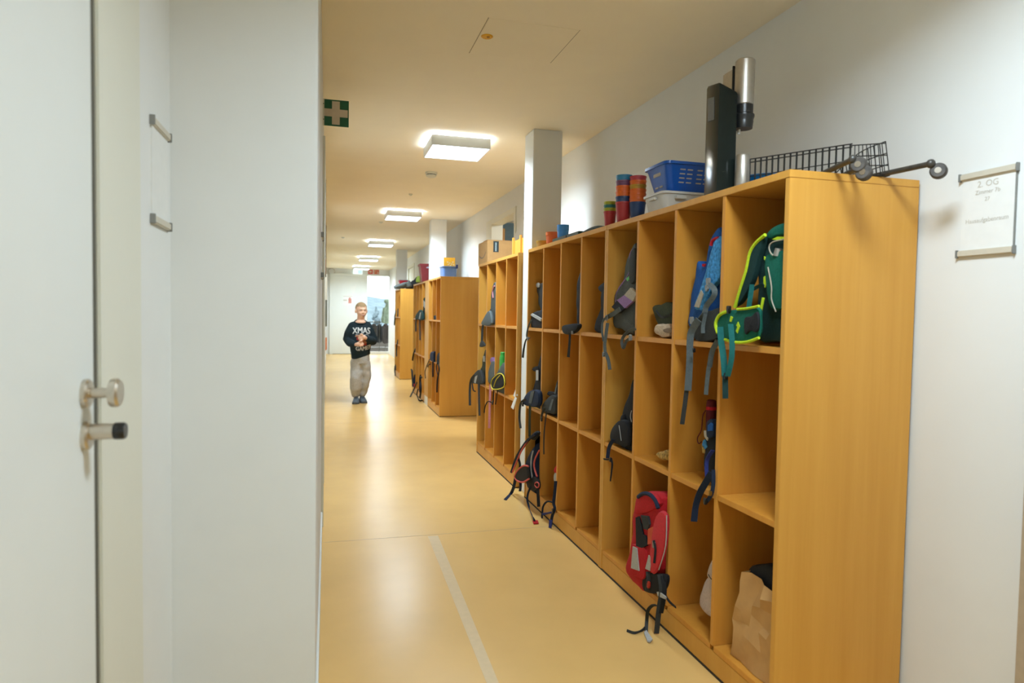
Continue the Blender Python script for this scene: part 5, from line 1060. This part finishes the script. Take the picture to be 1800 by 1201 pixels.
body(r, 'bag_body', [(1.390,10.149,1.522),(1.390,9.901,1.492),(1.390,9.719,1.423),(1.390,9.702,1.201),(1.390,10.312,1.176),(1.390,10.452,1.280),(1.390,10.202,1.402)], L, F_DTEAL, 0.015, 0.15)
flat(r, 'front_pocket', [(1.330,9.818,1.340),(1.330,10.197,1.298),(1.330,10.461,1.217),(1.330,10.057,1.187),(1.330,9.567,1.210)], F_DTEAL, 0.02, 0.024)
sharp(r, 'white_patch', [(1.374,9.967,1.485),(1.374,9.784,1.449),(1.374,9.777,1.366),(1.374,10.022,1.401)], F_SILVER)
sharp(r, 'white_patch', [(1.309,9.844,1.298),(1.309,9.721,1.307),(1.309,9.836,1.207),(1.309,9.963,1.205)], F_SILVER)
web(r, 'strap_tail', [(1.320,10.316,1.245),(1.320,10.374,1.122),(1.320,10.364,1.008)], 0.024, F_DGREY)
web(r, 'strap_tail', [(1.325,9.956,1.197),(1.325,9.943,1.045),(1.325,9.899,0.895)], 0.020, F_DGREY)
L = opening('F', 3, 'm')
r = thing('school_backpack', 'small black bag at the far end of the middle banks', 'backpack', (1.38, 10.7, 0.662), 'school bags in the cubbies')
body(r, 'bag_body', [(1.380,10.950,0.629),(1.380,10.884,0.707),(1.380,10.602,0.740),(1.380,10.592,0.615),(1.380,10.874,0.597)], L, F_BLACK, 0.02, 0.12)
web(r, 'strap_tail', [(1.330,10.489,0.728),(1.330,10.697,0.644),(1.330,10.835,0.526)], 0.024, F_BLACK)
L = opening('F', 3, 'b')
r = thing('school_backpack', 'dark bag with a long upright strap spilling from the bottom row, far end', 'backpack', (1.34, 10.7, 0.107), 'school bags in the cubbies')
body(r, 'bag_body', [(1.360,10.825,0.176),(1.360,10.689,0.281),(1.360,10.276,0.303),(1.360,10.262,0.129),(1.360,10.672,0.083)], L, F_NAVY, 0.03, 0.12)
web(r, 'shoulder_strap', [(1.300,10.801,0.381),(1.300,10.650,0.376),(1.300,10.567,0.275),(1.300,10.483,0.141)], 0.030, F_DGREY)
sharp(r, 'red_tab', [(1.310,10.714,0.170),(1.310,10.355,0.198),(1.310,10.351,0.155),(1.310,10.710,0.125)], F_RED)
web(r, 'strap_tail', [(1.310,10.087,0.252),(1.310,10.418,0.112)] + [(1.229,10.248,0.010)], 0.022, F_DGREY)
L = opening('F', 1, 'b')
r = thing('school_backpack', 'navy bag with a looped strap spilling from the bottom row beside the filler board', 'backpack', (1.34, 10.0, 0.107), 'school bags in the cubbies')
body(r, 'bag_body', [(1.360,10.072,0.202),(1.360,9.771,0.318),(1.360,9.425,0.368),(1.360,9.408,0.152),(1.360,9.997,0.064)], L, F_NAVY, 0.03, 0.12)
web(r, 'shoulder_strap', [(1.300,9.516,0.368),(1.300,9.634,0.332),(1.300,9.563,0.208),(1.300,9.674,0.063)], 0.026, F_BLACK)
web(r, 'strap_tail', [(1.300,9.872,0.173),(1.300,9.994,0.074)] + [(1.303,9.753,0.020)] + [(1.375,9.851,0.006)], 0.022, F_BLACK)
pipe(r, 'strap_loop', [(1.310,9.531,0.375),(1.310,9.713,0.374),(1.310,9.770,0.318),(1.310,9.704,0.275)], 0.008, F_BLACK)
# farthest bank
for k, (row, pb, ps, lb) in enumerate((('t', [(1.385,14.038,1.172),(1.385,13.937,1.348),(1.385,13.485,1.347),(1.385,13.457,1.042),(1.385,13.907,1.033)], [(1.330,13.610,1.335),(1.330,13.834,1.219),(1.330,13.827,1.150),(1.330,13.936,1.032)], 'dark bag with a dangling strap in the top row of the farthest bank'), ('m', [(1.385,13.846,0.405),(1.385,13.875,0.707),(1.385,13.427,0.726),(1.385,13.395,0.389),(1.385,13.842,0.358)], [(1.330,13.216,0.757),(1.330,13.423,0.590),(1.330,13.407,0.422)], 'dark bag in the middle row of the farthest bank'), ('b', [(1.385,14.044,0.012),(1.385,14.060,0.177),(1.385,13.599,0.214),(1.385,13.582,0.032)], [(1.320,13.518,0.255),(1.320,13.624,0.143),(1.320,13.496,0.029)], 'dark bag in the bottom row of the farthest bank'))):
    L = opening('D', 1 if k < 2 else 2, row)
    r = thing('school_backpack', lb, 'backpack', (1.38, 13.5, L[4]), 'school bags in the cubbies')
    body(r, 'bag_body', pb, L, F_BLACK, 0.02, 0.15)
    web(r, 'strap_tail', ps, 0.026, F_DGREY)

# ------------------------------------------------------------------ the boy walking up the corridor
BX, BY = 0.437, 9.78
boy = thing('person', 'boy in a dark XMAS sweatshirt and grey trousers walking up the corridor, hands together', 'person', (BX, BY, 0))
M_SKIN = mat('skin', (0.78, 0.47, 0.31), 0.5, 0.04, 25, 0.35)
M_HAIR = mat('short_fair_brown_hair', (0.36, 0.235, 0.12), 0.8, 0.25, 160, 0.2, bump=0.5)
M_SWEAT = fab('dark_navy_sweatshirt', (0.010, 0.021, 0.026))
M_TROUS = mat('grey_jersey', (0.44, 0.42, 0.375), 0.9, 0.12, 60, 0.2, bump=0.3)
M_SHOE = mat('slate_shoe_fabric', (0.10, 0.125, 0.145), 0.8, 0.12, 90)
M_SOLE = mat('dark_shoe_sole', (0.05, 0.06, 0.065), 0.7)
def W(p): return Vector((p[0]+BX, p[1]+BY, p[2]))
def limb(g, P, R, n=6):
    C = crom([W(p) for p in P], n); L_ = len(C); K = len(R)-1
    rs = []
    for i in range(L_):
        f = i/(L_-1)*K; a = min(K-1, int(f)); rs.append(R[a]+(R[a+1]-R[a])*(f-a))
    g.tube(C, rs, 14)
    g.ell(C[0], (rs[0],)*3, sub=2); g.ell(C[-1], (rs[-1],)*3, sub=2)
def loft(g, rows):
    # rows: (x, y, z, rx, ry)
    rows = list(rows); V = []; n = 28
    for x, y, z, rx, ry in rows:
        V.append([g.b.verts.new(W((x+rx*math.copysign(abs(math.cos(2*math.pi*k/n))**0.85, math.cos(2*math.pi*k/n)), y+ry*math.copysign(abs(math.sin(2*math.pi*k/n))**0.85, math.sin(2*math.pi*k/n)), z))) for k in range(n)])
    for A, B in zip(V, V[1:]):
        for k in range(n): g.b.faces.new((A[k], A[(k+1) % n], B[(k+1) % n], B[k]))
    g.b.faces.new(V[0][::-1]); g.b.faces.new(V[-1])
def fuse(nm, g, voxel, it, m, noise=0.0, nscale=8):
    o = obj(nm, g, m, None, smooth=0)
    a = o.modifiers.new('v', 'REMESH'); a.mode = 'VOXEL'; a.voxel_size = voxel
    b = o.modifiers.new('s', 'SMOOTH'); b.factor = 0.5; b.iterations = it
    me = evaluated(o); old = o.data; loc = Vector(o.location); bpy.data.objects.remove(o); bpy.data.meshes.remove(old)
    bm = bmesh.new(); bm.from_mesh(me); bpy.data.meshes.remove(me)
    bmesh.ops.translate(bm, verts=bm.verts, vec=loc)
    if noise:
        from mathutils import noise as NZ
        bm.normal_update()
        for v in bm.verts: v.co += v.normal*noise*NZ.noise(Vector((v.co.x*nscale, v.co.y*nscale, v.co.z*nscale*1.6)))
    return bm
HM = Matrix.Translation(W((0.032, -0.01, 1.316))) @ Matrix.Rotation(math.radians(14), 4, 'Z') @ Matrix.Rotation(math.radians(4), 4, 'X')
def H(p): return HM @ Vector(p)
HR = HM.to_euler()
def hell(g, c, r, sub=3): g.ell(H(c), r, (HR.x, HR.y, HR.z), sub)
g = G()
hell(g, (0, 0.012, 0.018), (0.078, 0.092, 0.094)); hell(g, (0, -0.018, -0.030), (0.067, 0.068, 0.066)); hell(g, (0, -0.050, -0.076), (0.034, 0.026, 0.022))
hell(g, (0, -0.070, 0.020), (0.050, 0.018, 0.016), 2)
for s in (-1, 1):
    hell(g, (s*0.080, 0.010, -0.010), (0.012, 0.019, 0.031), 2); hell(g, (s*0.035, -0.055, -0.030), (0.024, 0.024, 0.024), 2)
g.tube([H((0, -0.074, 0.012)), H((0, -0.088, -0.018)), H((0, -0.094, -0.026))], [0.008, 0.011, 0.012], 10); hell(g, (0, -0.088, -0.026), (0.016, 0.012, 0.010), 2)
hell(g, (0, -0.074, -0.058), (0.023, 0.012, 0.007), 2); hell(g, (0, -0.071, -0.070), (0.018, 0.011, 0.007), 2)
limb(g, [(0.018, 0.018, 1.10), (0.024, 0.008, 1.18), (0.029, 0.002, 1.25)], [0.060, 0.054, 0.052])
g.ell(W((0.020, -0.020, 1.150)), (0.078, 0.066, 0.036))
loft(g, [(0.027, 0, 0.60, 0.09, 0.065), (0.027, 0, 0.72, 0.10, 0.07), (0.02, 0, 0.90, 0.105, 0.075), (0.015, 0, 1.02, 0.13, 0.085), (0.012, 0.005, 1.10, 0.12, 0.065), (0.014, 0.008, 1.13, 0.07, 0.05)])
SR, ER, WR = (-0.105, 0.0, 1.085), (-0.155, 0.020, 0.900), (-0.062, -0.165, 0.838)
SL, EL, WL = (0.130, 0.0, 1.085), (0.205, 0.015, 0.890), (0.096, -0.170, 0.928)
limb(g, [SR, ER, WR], [0.036, 0.032, 0.032, 0.026]); limb(g, [SL, EL, WL], [0.036, 0.032, 0.032, 0.026])
limb(g, [(-0.030, 0, 0.64), (-0.037, -0.02, 0.36), (-0.042, 0.0, 0.07)], [0.058, 0.046, 0.034, 0.028]); limb(g, [(0.082, 0, 0.64), (0.098, 0.018, 0.36), (0.054, 0.055, 0.07)], [0.058, 0.044, 0.034, 0.028])
# hands: palm, four unequal bent fingers, thumb from the side of the palm
def hand(g, wr, c, fdir, spread, toward, up, s=1.0):
    fd, sp, tw = Vector(fdir).normalized(), Vector(spread).normalized(), Vector(toward).normalized()
    wv, cv = Vector(wr), Vector(c)
    limb(g, [wv, wv.lerp(cv, 0.5), cv], [0.025, 0.024, 0.025])
    g.ell(W(cv), (0.030, 0.024, 0.032), sub=2)
    for k, (o_, l_) in enumerate(((-0.027, 0.052), (-0.009, 0.062), (0.009, 0.058), (0.026, 0.045))):
        b = cv+fd*0.022+sp*o_
        limb(g, [b, b+fd*l_*0.5+tw*0.006, b+fd*l_*0.85+tw*0.022, b+fd*l_*0.72+tw*0.040], [0.0098, 0.0092, 0.0085, 0.0075], 4)
    b = cv+Vector(up)*0.022
    limb(g, [b, b+Vector(up)*0.024+fd*0.014, b+Vector(up)*0.030+fd*0.036], [0.012, 0.0105, 0.009], 4)
hand(g, WR, (-0.022, -0.208, 0.846), (1, -0.15, 0.10), (-0.1, 0, 1), (0.1, 0.9, 0), (0.35, -0.25, 0.9))
hand(g, WL, (0.060, -0.214, 0.944), (-1, -0.15, -0.08), (-0.1, 0, 1), (-0.1, 0.9, 0), (-0.35, -0.25, 0.9))
bm = fuse('body', g, 0.0045, 3, M_SKIN); obj('body', bm, M_SKIN, boy, 60)
# hair: close crop over the skull
g = G(); hell(g, (0, 0.018, 0.030), (0.0815, 0.0945, 0.090), 4)
inv = HM.inverted(); dele = []
for v in g.b.verts:
    q = inv @ v.co
    if q.z < 0.062-0.9*max(0, (q.y+0.02))-0.25*max(0, -q.y-0.03) and q.y < 0.075: dele.append(v)
    elif q.z < -0.05: dele.append(v)
bmesh.ops.delete(g.b, geom=dele, context='VERTS'); hr = bmesh.ops.solidify(g.b, geom=g.b.faces[:], thickness=0.004)
obj('hair', g, M_HAIR, boy, 60)
M_EYEW = mat('eye_white', (0.70, 0.68, 0.64), 0.3); M_IRIS = mat('eye_iris', (0.05, 0.06, 0.07), 0.2); M_LIP = mat('lips', (0.42, 0.15, 0.12), 0.5); M_BROW = mat('fair_brows', (0.30, 0.19, 0.11), 0.8)
for s in (-1, 1):
    g = G(); hell(g, (s*0.028, -0.071, 0.002), (0.0125, 0.006, 0.0046), 2); e = obj('eye', g, M_EYEW, boy)
    g = G(); hell(g, (s*0.028+0.001, -0.0765, 0.0018), (0.0050, 0.003, 0.0046), 2); obj('iris', g, M_IRIS, e)
    obj('eyebrow', G().tube([H((s*0.014, -0.086, 0.018)), H((s*0.030, -0.084, 0.023)), H((s*0.044, -0.073, 0.018))], 0.0035, 6), M_BROW, boy)
g = G(); hell(g, (0.002, -0.0835, -0.0635), (0.018, 0.006, 0.0072), 2); mo = obj('mouth', g, M_LIP, boy)
g = G(); hell(g, (0.002, -0.0880, -0.0638), (0.012, 0.003, 0.0028), 2); obj('mouth_opening', g, mat('mouth_dark', (0.06, 0.015, 0.015), 0.5), mo)
# sweatshirt
g = G()
loft(g, [(0.032, 0.0, 0.650, 0.122, 0.098), (0.030, 0, 0.675, 0.132, 0.106), (0.024, -0.006, 0.76, 0.142, 0.112), (0.018, -0.006, 0.88, 0.146, 0.110), (0.014, 0, 0.98, 0.150, 0.106), (0.013, 0.004, 1.06, 0.148, 0.096), (0.014, 0.008, 1.115, 0.132, 0.082), (0.016, 0.016, 1.155, 0.098, 0.064), (0.018, 0.024, 1.180, 0.066, 0.050)])
limb(g, [(-0.085, 0.006, 1.100), (-0.136, 0.010, 1.000), (-0.158, 0.018, 0.905), (-0.115, -0.085, 0.852), (-0.072, -0.150, 0.840)], [0.060, 0.060, 0.060, 0.058, 0.046])
limb(g, [(0.115, 0.006, 1.100), (0.172, 0.010, 0.995), (0.204, 0.015, 0.890), (0.160, -0.090, 0.900), (0.108, -0.155, 0.925)], [0.060, 0.060, 0.060, 0.058, 0.046])
sw = fuse('sweatshirt', g, 0.0075, 5, M_SWEAT, 0.010, 9)
# the hem hangs lower on one side
for v in sw.verts:
    if v.co.z < 0.78: v.co.z -= (0.78-v.co.z)*0.36*((BX+0.03-v.co.x)/0.13)
bvh = BVHTree.FromBMesh(sw)
so = obj('sweatshirt', sw, M_SWEAT, boy, 60)
nk = [W((0.020+0.076*math.cos(a), -0.006+0.072*math.sin(a), 1.158+0.030*math.sin(a))) for a in [2*math.pi*k/24 for k in range(24)]]
obj('collar', G().tube(nk, 0.010, 8, True), M_SWEAT, so)
for nm, a, b in (('cuff', (-0.085, -0.137, 0.842), (-0.056, -0.172, 0.839)), ('cuff', (0.120, -0.142, 0.922), (0.090, -0.178, 0.930))): obj(nm, G().tube([W(a), W(b)], [0.043, 0.037], 14), M_SWEAT, so)
M_PRINT = mat('cream_print', (0.60, 0.60, 0.55), 0.7); M_PRINTR = mat('red_print', (0.40, 0.03, 0.02), 0.7, 0.3, 90); M_PRINTO = mat('tan_orange_print', (0.42, 0.16, 0.06), 0.7, 0.3, 90)
def chest_print(nm, bm, m, bend=0.0):
    bmesh.ops.triangulate(bm, faces=bm.faces[:])
    for _ in range(3): bmesh.ops.subdivide_edges(bm, edges=[e for e in bm.edges if e.calc_length() > 0.012], cuts=1); bmesh.ops.triangulate(bm, faces=bm.faces[:])
    for v in bm.verts:
        hit = bvh.ray_cast(Vector((v.co.x, BY-1.0, v.co.z)), Vector((0, 1, 0)))
        v.co.y = (hit[0].y if hit[0] else BY-0.1)-0.0045+(v.co.y-BY)
    return obj(nm, bm, m, so, smooth=0)
def fit_text(txt, cx, cz, wd, ht, arc=0.0, rot=0.0):
    cu = bpy.data.curves.new('t', 'FONT'); cu.body = txt; cu.size = 1; cu.offset = 0.0; cu.resolution_u = 3; o = bpy.data.objects.new('t', cu); COL.objects.link(o)
    me = evaluated(o); bm = bmesh.new(); bm.from_mesh(me); bpy.data.objects.remove(o); bpy.data.curves.remove(cu); bpy.data.meshes.remove(me)
    xs = [v.co.x for v in bm.verts]; ys = [v.co.y for v in bm.verts]; x0, x1, y0, y1 = min(xs), max(xs), min(ys), max(ys)
    o2 = [v for v in bmesh.ops.duplicate(bm, geom=bm.verts[:]+bm.edges[:]+bm.faces[:])['geom'] if isinstance(v, bmesh.types.BMVert)]; second = set(o2)
    for v in bm.verts:
        u = (v.co.x-x0)/(x1-x0)-0.5; w_ = (v.co.y-y0)/(y1-y0)-0.5
        k_ = 1 if v in second else -1
        v.co = W((cx+u*wd+0.0028*k_, -0.0011*(k_ > 0), cz+w_*ht+arc*(0.25-u*u)*4+rot*u))
    return bm
chest_print('lettering', fit_text('XMAS', 0.030, 1.030, 0.245, 0.088, 0.006), M_PRINT)
chest_print('lettering', fit_text('GAMER', 0.062, 0.800, 0.215, 0.058, -0.018, 0.035), M_PRINT)
g = G()
for dx, dz, rx, rz in ((-0.055, 0.955, 0.020, 0.012), (-0.02, 0.965, 0.018, 0.010), (0.02, 0.900, 0.05, 0.040), (0.05, 0.865, 0.035, 0.022)):
    res = bmesh.ops.create_circle(g.b, cap_ends=True, segments=16, radius=1.0)
    for v in res['verts']: v.co = W((0.02+dx+v.co.x*rx, 0, dz+v.co.y*rz))
chest_print('picture_print', g.b, M_PRINTO)
g = G()
for dx, dz, rx, rz in ((-0.040, 0.918, 0.018, 0.022), (0.055, 0.838, 0.030, 0.014), (0.01, 0.875, 0.015, 0.012)):
    res = bmesh.ops.create_circle(g.b, cap_ends=True, segments=16, radius=1.0)
    for v in res['verts']: v.co = W((0.02+dx+v.co.x*rx, 0, dz+v.co.y*rz))
o = chest_print('picture_print', g.b, M_PRINTR)
for v in o.data.vertices: v.co.y -= 0.0015
g = G()
for x0, z0, x1, z1 in ((-0.07, 0.975, 0.02, 0.968), (0.02, 0.968, 0.10, 0.978), (-0.06, 0.974, -0.075, 0.945), (0.10, 0.978, 0.11, 0.955)):
    a, b = W((0.02+x0, 0, z0)), W((0.02+x1, 0, z1)); g.face([a+Vector((0, 0, 0.004)), b+Vector((0, 0, 0.004)), b-Vector((0, 0, 0.004)), a-Vector((0, 0, 0.004))])
chest_print('line_print', g.b, M_PRINT)
# trousers
g = G()
loft(g, [(0.028, 0, 0.560, 0.118, 0.092), (0.030, 0, 0.62, 0.124, 0.100), (0.030, 0, 0.70, 0.120, 0.094)])
limb(g, [(-0.026, 0, 0.585), (-0.034, -0.012, 0.46), (-0.038, -0.030, 0.34), (-0.040, -0.012, 0.20), (-0.042, 0.0, 0.115)], [0.090, 0.083, 0.084, 0.082, 0.056])
limb(g, [(0.080, 0.005, 0.585), (0.096, 0.012, 0.46), (0.100, 0.020, 0.34), (0.078, 0.045, 0.20), (0.056, 0.055, 0.120)], [0.086, 0.076, 0.070, 0.066, 0.050])
bm = fuse('trousers', g, 0.0075, 3, M_TROUS, 0.010, 9); to = obj('trousers', bm, M_TROUS, boy, 60)
for c, rr in (((-0.042, 0.0, 0.108), 0.054), ((0.055, 0.056, 0.113), 0.048)):
    obj('hem', G().lathe(W(c), [(rr*0.93, -0.014), (rr, -0.006), (rr, 0.012), (rr*0.9, 0.02)], 18), M_TROUS, to)
# shoes
def shoe(cx, cy, yaw):
    m = Matrix.Translation(W((cx, cy, 0))) @ Matrix.Scale(1.12, 4) @ Matrix.Rotation(yaw, 4, 'Z')
    def T(p): return m @ Vector(p)
    g = G(); rows = [(0.075, 0.030, 0.075), (0.055, 0.038, 0.085), (0.010, 0.038, 0.086), (-0.035, 0.040, 0.070), (-0.080, 0.043, 0.052), (-0.115, 0.038, 0.042), (-0.135, 0.022, 0.030)]
    V = []
    for y, wd, top in rows:
        V.append([g.b.verts.new(T((wd*math.cos(a), y, 0.014+(top-0.014)*max(0, math.sin(a))**0.7))) for a in [math.pi*k/12 for k in range(13)]])
    for A, B in zip(V, V[1:]):
        for k in range(12): g.b.faces.new((A[k], A[k+1], B[k+1], B[k]))
        g.b.faces.new((A[12], A[0], B[0], B[12]))
    g.b.faces.new(V[0]); g.b.faces.new(V[-1][::-1])
    s_ = obj('shoe', g, M_SHOE, boy, 50)
    g = G(); P = []
    for y, wd, _ in rows: P.append(T((wd+0.004, y, 0.001)))
    for y, wd, _ in rows[::-1]: P.append(T((-wd-0.004, y, 0.001)))
    obj('sole', G().prism(P, (0, 0, 0.018)), M_SOLE, s_)
    g = G()
    for k in range(4): g.tube([T((-0.018, -0.02-0.018*k, 0.079-0.006*k)), T((0, -0.022-0.018*k, 0.083-0.006*k)), T((0.018, -0.02-0.018*k, 0.079-0.006*k))], 0.003, 6)
    obj('laces', g, M_SOLE, s_)
shoe(-0.034, -0.03, -0.08); shoe(0.062, 0.045, 0.10)
